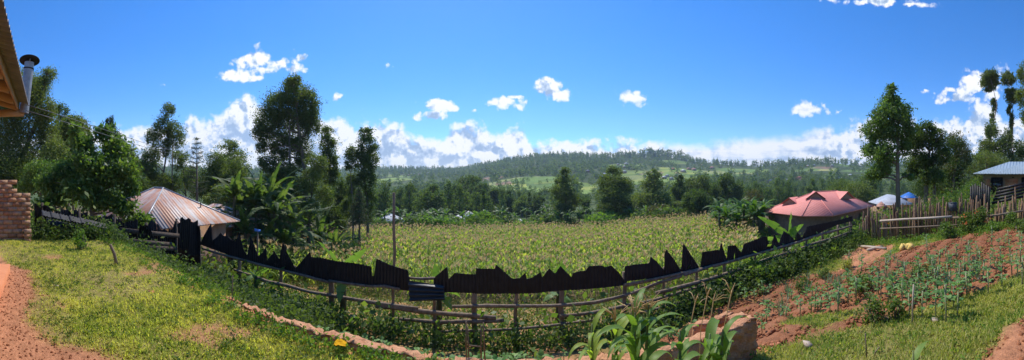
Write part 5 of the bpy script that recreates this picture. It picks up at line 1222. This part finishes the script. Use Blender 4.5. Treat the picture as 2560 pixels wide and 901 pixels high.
for _ in range(70):
    x = rng.uniform(-3.3, 3.2); y = rng.uniform(4.5, 5.75)
    put(KS if rng.uniform() < .6 else KM, (x, y, float(H(x, y))), 'cabbage_plant', 'leafy cabbage like kale plant in the sunken strip below the fence', 'cabbages in the sunken strip', 'cabbage', .7, 1.25)
# onions
OT = []
for _ in range(3):
    l_ = MB()
    for k in range(26):
        a = rng.uniform(0, 6.28); e = rng.uniform(.9, 1.5); ribbon(l_, rng.normal(size=3) * [.03, .03, 0], a, rng.uniform(.18, .32), .012, e, rng.uniform(.1, .7), 3, .3)
    b_ = MB(); b_.tube([[0, 0, -.02], [0, 0, .05]], [.02, .012], 6); OT.append((b_.mesh('bulb', M['white']), l_.mesh('leaves', M['onion'])))
for _ in range(34):
    px = rng.uniform(1900, 2460); py = np.interp(px, [1900, 2460], [rng.uniform(690, 800), rng.uniform(620, 730)]); h = hit(px, py)
    if h is None or grass_mask(np.array([h[0]]), np.array([h[1]]))[0] > .5: continue
    put(OT, h, 'onion_plant', 'blue green tuft of onion leaves in the red earth bed', 'onion tufts in the red earth bed', 'onion', .6, 1.1, ('bulb', 'leaves'))
for i, (px, py, R, n, mt, lb, L) in enumerate([(2180,800,.22,420,'weed','leafy bush at the near corner of the red earth bed',.05),(2240,795,.20,380,'weed','second leafy bush beside the one at the bed corner',.05),(2060,690,.22,420,'weed','low bush in the left part of the red earth bed',.05),(2010,720,.22,420,'weed','straggly weed bush near the brick corner side of the bed',.05),(2290,700,.24,500,'weed','feathery olive bush in the middle of the kale',.04),(2330,690,.2,380,'dry','dry yellowish bush among the kale',.04),(2150,720,.25,700,'weed','small weed bush among young kale',.045),
    (1900,700,.42,1400,'mango','broad leaved dark bush at the foot of the fence near the bed',.10),(1950,680,.38,1300,'weed','dense weed bush between fence and bed',.07),(1840,700,.35,1200,'mango','bean like bush climbing the fence rails',.08),(2115,665,.22,500,'grassr','green tuft like bush beside the orange earth',.06),(2165,577,.50,3000,'weed','rounded bush at the corner of the two fences',.07),(2150,560,.55,3200,'dark','dark tall bush at the end post of the sheet fence',.07),(2192,588,.35,1500,'grassr','light green bush left of the stake fence',.06),
    (2370,590,.32,1000,'mango','dark creeper bush on the stakes with pale undersides',.08),(2425,560,.42,1900,'weed','tall leafy hedge with orange blossom on the stake fence',.08),(2455,525,.30,1000,'weed','upper part creeper with orange flowers by the blue roofed house',.08),(2530,560,.28,700,'mango','creeper bush on the right stakes',.07),(2490,570,.26,700,'fresh','fresh creeper climbing the stakes near the right edge',.07),(2552,575,.28,700,'weed','weed bush at the far right foot of the stakes',.07),
    (205,615,.20,260,'fresh','little upright shrub growing alone in the left lawn',.085),(352,630,.2,240,'fresh','thin fresh shrub at the edge of the left lawn',.08),(230,590,.3,900,'dark','dark weed bush along the broken fence',.07),(150,575,.28,900,'weed','weed bush before the broken fence next to the brick wall',.07)]):
    h = hit(px, py + 8) if i not in (15, 16) else P(px, py, 11.2)
    if h is None: continue
    h = np.array(h)
    if i == 16: h[2] = float(H(h[0], h[1])) + .9 * 0
    if i == 15: h[2] = float(H(h[0], h[1]))
    hh = 1.0
    if i == 11: hh = 1.7
    if i == 12: hh = 2.0
    if i == 15: hh = 1.35
    if i == 16: hh = 2.2
    if i in (20, 21): hh = 1.6
    if i in (14, 17): hh = 1.4
    bush('garden_bush', lb, h, (R, R, R * .7 * hh), n, L, mt, flowers=60 if i in (15, 16) else 0)
# hedge beyond the stake fence
for i, (px, r, R, z, n) in enumerate([(2225,14.5,.9,.8,2600),(2265,14,.9,.9,2600),(2310,14,1.,.95,3000),(2350,14.5,1.1,1.1,3200),(2385,15,1.1,1.3,3000),(2425,16,1.2,1.5,3200)]):
    bush('hedge_bush', ['hedge bush below the plain grey roof', 'hedge bush around the tall green trunk', 'flowery hedge bush between the two trunks', 'rounded hedge bush right of the twin trunks', 'tall hedge bush left of the orange flowers', 'dark hedge bush before the blue roofed house'][i], G(px, r), (R, R, z * .7), n, .09, 'mango' if i > 3 else 'weed', flowers=40 if i in (1, 2, 5) else 0)

# ------------------------------------------------------------------ undergrowth, weeds, grass (uncountable)
def weeds(name, label, pts, H_, L, mat, per=14, W=1.7, cat='weeds'):
    mb = MB(); n = len(pts)
    q = np.repeat(pts, per, 0) + rng.normal(size=(n * per, 3)) * [H_ * .5, H_ * .5, 0]
    q[:, 2] = H(q[:, 0], q[:, 1]) + np.minimum(np.abs(rng.normal(size=n * per)), 1.5) * H_ * np.repeat(rng.uniform(.3, 1.2, n), per)
    leaves(mb, q, L, L / W, -.2, flat=.8); o = mb.obj(name, M[mat]); tag(o, label, cat, kind='stuff')
def rpts(n, x0, x1, y0, y1, f=None):
    x = rng.uniform(x0, x1, n); y = rng.uniform(y0, y1, n)
    if f is not None: k = f(x, y) > rng.uniform(0, 1, n); x, y = x[k], y[k]
    return np.stack([x, y, np.zeros_like(x)], 1)
weeds('fence_undergrowth', 'tangled dark creeper and weeds along the foot of the sheet fence', np.vstack([rpts(1500, -9.2, 12, 5.9, 6.75, lambda x, y: np.where(x > 4, .75, np.where(x < -4, .85, .42))), rpts(900, -9, -3.2, 3.2, 6.3), rpts(300, 2.6, 8, 5.6, 6.6)]), .30, .085, 'dark', 22)
weeds('fence_weeds', 'leafy green weeds growing up through the fence rails', np.vstack([rpts(620, -8, 12, 5.8, 7.2), rpts(350, -9, -4, 4.2, 6.3), rpts(260, 8, 11.6, 5.7, 6.7)]), .26, .08, 'weed', 16)
weeds('slope_weeds', 'mixed weeds on the earth slope between fence and maize', rpts(3600, -14, 22, 7.0, 16, lambda x, y: .3 + .5 * ss(-.3, .5, fbm(x, y, .9, 3, 5))), .22, .11, 'weed', 10)
weeds('slope_dry_weeds', 'yellowing weeds and stubble at the foot of the maize', rpts(1900, -14, 20, 8.0, 16), .28, .13, 'dry', 8, 3)
weeds('climbing_vine', 'pumpkin like broad leaves creeping through the rails', rpts(260, -8, 9, 5.7, 7.4), .55, .15, 'mango', 4, 1.15)
weeds('left_undergrowth', 'dark tangle of weeds against the broken left fence', np.vstack([rpts(500, -9.3, -8.5, .9, 6.3), rpts(300, -9.2, -7.6, 2.8, 4.6)]), .30, .085, 'dark', 18)
weeds('side_scrub', 'low scrub covering the ground under the left trees', rpts(2600, -34, -9.8, 1, 34), .8, .22, 'weed', 16)
weeds('right_scrub', 'low scrub covering the ground beyond the stake fence', rpts(2600, 12.2, 46, -4, 26), .7, .2, 'weed', 14)
weeds('green_margin', 'fresh low green weeds between the maize and the red roofed house', rpts(2200, 9, 26, 9, 27, lambda x, y: (np.arctan2(x, y) > .70) * 1.), .5, .16, 'fresh', 12)
weeds('stake_foot_weeds', 'bright weeds at the foot of the stake fence', np.vstack([rpts(420, 10.6, 11.5, -2, 6.2), rpts(300, 9.2, 11.4, -2, 3.0, lambda x, y: (y < 4.8 - (x - 7) * 1.0) * 0 + (x > 10.2 + .25 * np.sin(y * 3)) * 1.)]), .14, .06, 'fresh', 18)

def blades(name, label, pts, hgt, w, mat, per, cat='grass', spread=.03):
    n = len(pts) * per; q = np.repeat(pts, per, 0); q[:, :2] += rng.normal(size=(n, 2)) * spread
    q[:, 2] = H(q[:, 0], q[:, 1]) + (fbm(q[:, 0], q[:, 1], 5, 3, 1) * .018 + fbm(q[:, 0], q[:, 1], 1.2, 3, 2) * .03) - .004
    a = rng.uniform(0, 2 * pi, n); e = rng.uniform(.25, 1.35, n); h = hgt * rng.uniform(.5, 1.4, n) * np.repeat(rng.uniform(.5, 1.3, len(pts)), per)
    d = np.stack([np.cos(a) * np.cos(e), np.sin(a) * np.cos(e), np.sin(e)], 1) * h[:, None]
    s = np.stack([-np.sin(a), np.cos(a), 0 * a], 1) * (w * rng.uniform(.6, 1.4, n))[:, None]
    V = np.stack([q - s * .6, q + s * .6, q + d * .6 + s * .8, q + d + [0, 0, 0] + s * .05], 1)
    V2 = np.stack([q - s * .6, q + d * .6 + s * .8, q + d - [0, 0, 0] * 1, q + d * .55 - s * .8], 1)
    mb = MB(); mb.add(V2.reshape(-1, 3), np.arange(n * 4).reshape(-1, 4)); o = mb.obj(name, M[mat]); tag(o, label, cat, kind='stuff')
gm = lambda x, y: grass_mask(x, y)
def lawn_pts(n, x0, x1, y0, y1, extra=None):
    x = rng.uniform(x0, x1, n); y = rng.uniform(y0, y1, n); g = grass_mask(x, y) * (.45 + .55 * ss(-.7, .5, fbm(x, y, 2.6, 3, 15)))
    k = g > rng.uniform(.1, 1, n)
    if extra is not None: k &= extra(x, y)
    x, y = x[k], y[k]; return np.stack([x, y, 0 * x], 1)
left = lambda x, y: (y < 2.95) & ((y < 2.70) | (x < -3.45))
blades('lawn_dry_grass', 'straw coloured tufts mixed in the left lawn', lawn_pts(5200, -9.2, .8, .1, 2.95, lambda x, y: (y < 2.95) & (fbm(x, y, 2.1, 3, 77) > .1)), .05, .006, 'straw', 7)
blades('lawn_grass', 'short sunlit creeping grass covering the left terrace', np.vstack([lawn_pts(20000, -9.3, 1.2, -.3, 2.95, left), lawn_pts(9000, -4.2, 0, .8, 2.95, left)]), .045, .0065, 'grass', 7)
weeds('lawn_weeds', 'small leafy weeds mixed in the left lawn', lawn_pts(2600, -9.2, 0, .2, 2.95, left), .035, .028, 'weed', 12)
weeds('lawn_edge_weeds', 'taller weeds along the terrace edge of the left lawn', np.vstack([rpts(300, -8.8, -3.4, 2.55, 3.15), rpts(110, -3.4, -.3, 2.5, 2.72)]), .07, .04, 'fresh', 16)
rgt = lambda x, y: (x > 1.2) & (y < 6.5)
blades('garden_dry_grass', 'straw coloured tufts in the right hand grass strips', lawn_pts(6200, 1.6, 9, -1, 4.2, lambda x, y: (x > 1.2) & (fbm(x, y, 2.1, 3, 78) > .0)), .06, .007, 'straw', 6)
blades('garden_grass', 'green grass strips around the red earth bed at the right', np.vstack([lawn_pts(26000, 1.6, 7.5, -1, 3.2, rgt), lawn_pts(20000, 7.0, 11.5, -1.5, 6.4, rgt)]), .055, .008, 'grassr', 7)
weeds('garden_weeds', 'small weeds between the kale and grass at the right', np.vstack([lawn_pts(1800, 1.6, 11.4, -1, 6.4, rgt), rpts(330, 2.8, 11, 0, 6)]), .045, .035, 'fresh', 12)
# pebbles and clods
def pebbles(name, label, pts, s, mat, cat):
    n = len(pts); b = np.array([(-1, -1, -.5), (1, -1, -.6), (1, 1, -.5), (-1, 1, -.5), (-.7, -.6, .6), (.8, -.7, .5), (.6, .7, .7), (-.7, .8, .5)], float)
    z = H(pts[:, 0], pts[:, 1]) + (fbm(pts[:, 0], pts[:, 1], 5, 3, 1) * .018 + fbm(pts[:, 0], pts[:, 1], 1.2, 3, 2) * .03)
    V = b[None] * (s * rng.uniform(.35, 1.3, (n, 1, 1)) ** 1.5) * rng.uniform(.7, 1.2, (n, 8, 3)); V[:, :, :] += np.stack([pts[:, 0], pts[:, 1], z + .3 * s], 1)[:, None]
    q = np.array([(0, 3, 2, 1), (4, 5, 6, 7), (0, 1, 5, 4), (1, 2, 6, 5), (2, 3, 7, 6), (3, 0, 4, 7)]); Q = (q[None] + (np.arange(n) * 8)[:, None, None]).reshape(-1, 4)
    mb = MB(); mb.add(V.reshape(-1, 3), Q); o = mb.obj(name, M[mat]); tag(o, label, cat, kind='stuff')
M['clod'] = surf('earth_clod', (.22, .085, .04), (.36, .145, .07), 9, .95, .5, 60, spec=.1)
def bare(n, x0, x1, y0, y1):
    x = rng.uniform(x0, x1, n); y = rng.uniform(y0, y1, n); k = grass_mask(x, y) < .4; return np.stack([x[k], y[k]], 1)
pebbles('brick_crumbs', 'orange brick crumbs along the foundation wall', np.stack([rng.uniform(-3.4, 2.9, 900), 2.76 + rng.normal(size=900) * .10], 1), .016, 'chip', 'rubble')
pebbles('earth_pebbles', 'small reddish stones and crumbs on the bare earth path', bare(5000, -6, .5, -.3, 1.3), .009, 'clod', 'gravel')
pebbles('bed_clods', 'crumbly red clods of the dug kale bed', (lambda b: b[(b[:, 0] < 7.2) | (b[:, 1] < 4.1)])(bare(17000, 2.3, 11.4, -.5, 6.2)), .022, 'clod', 'soil')

# ------------------------------------------------------------------ air
mb = MB(); mb.box((0, 590, 95), (1380, 770, 160)); m, nt, out = newmat('haze')
pv = nt.nodes.new('ShaderNodeVolumePrincipled'); pv.inputs['Color'].default_value = (.62, .80, 1, 1); pv.inputs['Density'].default_value = .00030; pv.inputs['Anisotropy'].default_value = .2
nt.links.new(pv.outputs[0], out.inputs['Volume']); hz = mb.obj('haze', m); tag(hz, None, None, kind='stuff')

# ------------------------------------------------------------------ sky with clouds, sun
SUN_AZ, SUN_EL = radians(-12), radians(54)
w = bpy.data.worlds.new('World'); sc.world = w; w.use_nodes = True; nt = w.node_tree; nt.nodes.clear()
L_ = nt.links.new
out = nt.nodes.new('ShaderNodeOutputWorld'); bg = nt.nodes.new('ShaderNodeBackground'); L_(bg.outputs[0], out.inputs[0])
sky = nt.nodes.new('ShaderNodeTexSky'); sky.sky_type = 'NISHITA'; sky.sun_disc = False; sky.sun_elevation = SUN_EL; sky.sun_rotation = SUN_AZ; sky.altitude = 1800; sky.air_density = 1.0; sky.dust_density = .6; sky.ozone_density = 2.5
tc = nt.nodes.new('ShaderNodeTexCoord'); sp = nt.nodes.new('ShaderNodeSeparateXYZ'); L_(tc.outputs['Generated'], sp.inputs[0])
def mth(op, a, b=None, c=None, clamp=False):
    n = nt.nodes.new('ShaderNodeMath'); n.operation = op; n.use_clamp = clamp
    for i, v in enumerate((a, b, c)):
        if v is None: continue
        if isinstance(v, (int, float)): n.inputs[i].default_value = v
        else: L_(v, n.inputs[i])
    return n.outputs[0]
def vmath(op, a, b=None):
    n = nt.nodes.new('ShaderNodeVectorMath'); n.operation = op
    for i, v in enumerate((a, b)):
        if v is None: continue
        if isinstance(v, tuple): n.inputs[i].default_value = v
        else: L_(v, n.inputs[i])
    return n
azn = mth('ARCTAN2', sp.outputs[0], sp.outputs[1]); hor = mth('SQRT', mth('ADD', mth('MULTIPLY', sp.outputs[0], sp.outputs[0]), mth('MULTIPLY', sp.outputs[1], sp.outputs[1])))
te = mth('DIVIDE', sp.outputs[2], mth('MAXIMUM', hor, .01))
cb = nt.nodes.new('ShaderNodeCombineXYZ'); L_(azn, cb.inputs[0]); L_(te, cb.inputs[1]); q = cb.outputs[0]
def nz(scale, det, rough, vec, lac=2.0, color=False):
    n = nt.nodes.new('ShaderNodeTexNoise'); n.noise_dimensions = '2D'; n.inputs['Scale'].default_value = scale; n.inputs['Detail'].default_value = det; n.inputs['Roughness'].default_value = rough; n.inputs['Lacunarity'].default_value = lac; L_(vec, n.inputs['Vector']); return n.outputs[1 if color else 0]
def billow(vec):
    """cauliflower relief: 1 - smooth cell distance at three sizes"""
    wv = vmath('MULTIPLY_ADD', nz(16, 3, .6, vec, color=True), (.045, .045, 0)); L_(vec, wv.inputs[2])
    tot = None
    for s_, a_ in ((10, .52), (24, .32), (58, .20)):
        v = nt.nodes.new('ShaderNodeTexVoronoi'); v.voronoi_dimensions = '2D'; v.feature = 'SMOOTH_F1'; v.inputs['Scale'].default_value = s_; v.inputs['Smoothness'].default_value = .35; L_(wv.outputs[0], v.inputs['Vector'])
        t_ = mth('MULTIPLY', mth('SUBTRACT', .75, v.outputs['Distance']), a_); tot = t_ if tot is None else mth('ADD', tot, t_)
    return mth('ADD', tot, mth('MULTIPLY', mth('SUBTRACT', nz(26, 8, .68, vec), .5), .62))
b0 = billow(q); q2 = vmath('ADD', q, (.012, .022, 0)).outputs[0]; b1 = billow(q2)
# bank of cumulus above the hills: top edge as a curve over azimuth
fc = nt.nodes.new('ShaderNodeFloatCurve'); cm = fc.mapping; cu = cm.curves[0]
bank = [(-400,330),(150,330),(190,300),(225,296),(262,318),(300,312),(345,305),(390,318),(440,318),(470,296),(520,282),(560,270),(575,245),(610,236),(650,246),(690,285),(750,300),(800,285),(840,276),(880,290),(940,290),(985,302),(1040,330),(1085,345),(1115,312),(1145,290),(1185,306),(1240,318),(1290,308),(1330,338),(1370,348),(1410,338),(1470,342),(1530,350),(1570,350),(1610,340),(1650,352),(1760,352),(1850,340),(1960,332),(2030,318),(2060,312),(2090,325),(2120,318),(2160,292),(2230,292),(2330,300),(2400,288),(2440,262),(2470,255),(2510,285),(2600,300),(2960,330)]
def fx(px): return ((px - 1280) / FPX + 2.1) / 4.2
pts = [(fx(max(-400, p[0])), ((450 - p[1]) / FPX) / .4) for p in bank]
while len(cu.points) < len(pts): cu.points.new(.5, .5)
for pt, (x, y) in zip(cu.points, pts): pt.location = (min(1, max(0, x)), y); pt.handle_type = 'AUTO'
cm.update(); fac = mth('DIVIDE', mth('ADD', azn, 2.1), 4.2); L_(fac, fc.inputs['Value'])
topl = mth('MULTIPLY', fc.outputs[0], .4)
dbank = mth('MULTIPLY', mth('SUBTRACT', topl, te), 20.0)
dbank = mth('MINIMUM', mth('ADD', dbank, .05), 1.6)
# separate clouds: (px, py, half width, half height)
BL = [(640,150,60,24),(690,160,44,20),(735,172,34,14),(590,188,48,15),(625,196,36,9),(757,146,14,9),(668,175,40,14),(845,246,13,10),(411,213,15,5),(1100,262,42,12),(1078,292,34,12),(1042,292,26,14),(1130,270,20,9),(1260,254,42,14),(1290,242,26,7),(1188,275,10,5),(1370,224,40,20),(1412,236,40,16),(1360,206,24,11),(1570,240,34,18),(1590,232,18,10),(2035,275,44,18),(2060,262,22,12),(2010,270,20,8),(2400,243,44,16),(2370,252,24,10),(2450,205,42,40),(2485,225,36,30),(2480,180,26,20),(2375,226,14,8),(2220,4,110,9),(2270,10,70,8),(930,145,18,7),(968,162,12,7),(2310,230,8,4),(1905,279,10,3)]
acc = None
for (px, py, hw, hh) in BL:
    d = vmath('SUBTRACT', q, ((px - 1280) / FPX, (450 - py) / FPX, 0)); e = vmath('MULTIPLY', d.outputs[0], (FPX / hw, FPX / hh, 0)); l = vmath('LENGTH', e.outputs[0]).outputs['Value']
    weak = .55 if (px, py) in ((930,145),(968,162),(2310,230),(1905,279),(411,213)) else 1.0
    v = mth('MULTIPLY', mth('SUBTRACT', 1.15, l), weak) if weak == 1 else mth('SUBTRACT', mth('MULTIPLY', mth('SUBTRACT', 1.1, l), .5), .12)
    acc = v if acc is None else mth('MAXIMUM', acc, v)
acc = mth('MAXIMUM', acc, -2.2)
def dens(b, blob, bank_): 
    return mth('MAXIMUM', mth('ADD', blob, mth('MULTIPLY', mth('SUBTRACT', b, .36), 3.1)), mth('ADD', bank_, mth('MULTIPLY', mth('SUBTRACT', b, .36), 1.9)))
sa = nt.nodes.new('ShaderNodeMapRange'); sa.interpolation_type = 'SMOOTHSTEP'; L_(azn, sa.inputs[0]); sa.inputs[1].default_value = az(1590); sa.inputs[2].default_value = az(1700)
sb_ = nt.nodes.new('ShaderNodeMapRange'); sb_.interpolation_type = 'SMOOTHSTEP'; L_(azn, sb_.inputs[0]); sb_.inputs[1].default_value = az(2130); sb_.inputs[2].default_value = az(2000)
calm = mth('MULTIPLY', sa.outputs[0], sb_.outputs[0]); amp = mth('SUBTRACT', 1.0, mth('MULTIPLY', calm, .7))
st = vmath('MULTIPLY', q, (1.6, 12, 1)).outputs[0]; streak = mth('MULTIPLY', mth('SUBTRACT', nz(5, 5, .6, st), .45), mth('MULTIPLY', calm, 1.3))
bb0 = mth('ADD', mth('MULTIPLY', mth('SUBTRACT', b0, .36), amp), .36)
D = mth('MAXIMUM', dens(b0, acc, -5.0), mth('ADD', dbank, mth('MULTIPLY', mth('SUBTRACT', bb0, .36), 1.9)))
sm = nt.nodes.new('ShaderNodeMapRange'); sm.interpolation_type = 'SMOOTHSTEP'; L_(D, sm.inputs[0]); sm.inputs[1].default_value = .0; sm.inputs[2].default_value = .75; alpha = sm.outputs[0]
# relief light: brighter where the puff surface faces up toward the sun
rel = mth('ADD', streak, mth('MULTIPLY', mth('MULTIPLY', mth('SUBTRACT', b0, b1), amp), 3.3))
depth = mth('MINIMUM', mth('MAXIMUM', D, 0), 2.2)
big = nz(7, 4, .55, q)
sh_ = mth('ADD', mth('ADD', mth('SUBTRACT', 1.12, mth('MULTIPLY', depth, .26)), rel), mth('MULTIPLY', mth('SUBTRACT', big, .5), .9))
cr = nt.nodes.new('ShaderNodeValToRGB'); L_(sh_, cr.inputs[0]); el = cr.color_ramp.elements
el[0].position = .25; el[0].color = (.30, .42, .62, 1); el[1].position = 1.0; el[1].color = (.98, .97, .96, 1)
e_ = el.new(.55); e_.color = (.50, .61, .78, 1); e_ = el.new(.8); e_.color = (.80, .84, .90, 1)
# pale horizon veil inside the bank
hf = nt.nodes.new('ShaderNodeMapRange'); L_(te, hf.inputs[0]); hf.inputs[1].default_value = .085; hf.inputs[2].default_value = .0; hf.inputs[3].default_value = 0; hf.inputs[4].default_value = .75
def wmix(f, a, b, mode='MIX'):
    m_ = nt.nodes.new('ShaderNodeMix'); m_.data_type = 'RGBA'; m_.blend_type = mode
    for s_, v in ((m_.inputs[0], f), (m_.inputs[6], a), (m_.inputs[7], b)):
        if isinstance(v, tuple): s_.default_value = (*v, 1)
        elif isinstance(v, (int, float)): s_.default_value = v
        else: L_(v, s_)
    return m_.outputs[2]
ccol = wmix(hf.outputs[0], cr.outputs[0], (.62, .72, .86))
CLOUD = 6.9
cs = vmath('SCALE', ccol); cs.inputs['Scale'].default_value = CLOUD
hs = nt.nodes.new('ShaderNodeHueSaturation'); L_(sky.outputs[0], hs.inputs['Color']); hs.inputs['Saturation'].default_value = 1.40; hs.inputs['Value'].default_value = 1.12
tint = wmix(1.0, hs.outputs[0], (.84, .965, 1.14), 'MULTIPLY')
fin = wmix(alpha, tint, cs.outputs[0]); L_(fin, bg.inputs[0]); bg.inputs[1].default_value = .13
w.cycles.sampling_method = 'MANUAL'; w.cycles.sample_map_resolution = 512

sd = bpy.data.lights.new('sun', 'SUN'); sd.energy = 3.9; sd.angle = radians(.53); sd.color = (1, .95, .86)
so = bpy.data.objects.new('sun', sd); COL.objects.link(so)
from mathutils import Vector
dv = Vector((sin(SUN_AZ) * cos(SUN_EL), cos(SUN_AZ) * cos(SUN_EL), sin(SUN_EL))); so.rotation_euler = dv.to_track_quat('Z', 'Y').to_euler(); so.location = dv * 100

# ------------------------------------------------------------------ camera, render settings
cd = bpy.data.cameras.new('camera'); cam = bpy.data.objects.new('camera', cd); COL.objects.link(cam); sc.camera = cam
cam.rotation_euler = (pi / 2, 0, 0); cam.location = (0, 0, 0)
cd.type = 'PANO'; cd.panorama_type = 'CENTRAL_CYLINDRICAL'
cd.central_cylindrical_range_u_min = -1280 / FPX; cd.central_cylindrical_range_u_max = 1280 / FPX
cd.central_cylindrical_range_v_min = -451 / FPX; cd.central_cylindrical_range_v_max = 450 / FPX; cd.central_cylindrical_radius = 1
cd.clip_start = .05; cd.clip_end = 6000
sc.view_settings.view_transform = 'Standard'; sc.view_settings.look = 'None'; sc.view_settings.exposure = .44; sc.view_settings.gamma = 1
cy = sc.cycles; cy.max_bounces = 6; cy.diffuse_bounces = 3; cy.glossy_bounces = 2; cy.transmission_bounces = 4; cy.transparent_max_bounces = 6; cy.volume_bounces = 0
cy.use_denoising = True; cy.use_adaptive_sampling = True; cy.adaptive_threshold = .015; cy.sample_clamp_indirect = 8
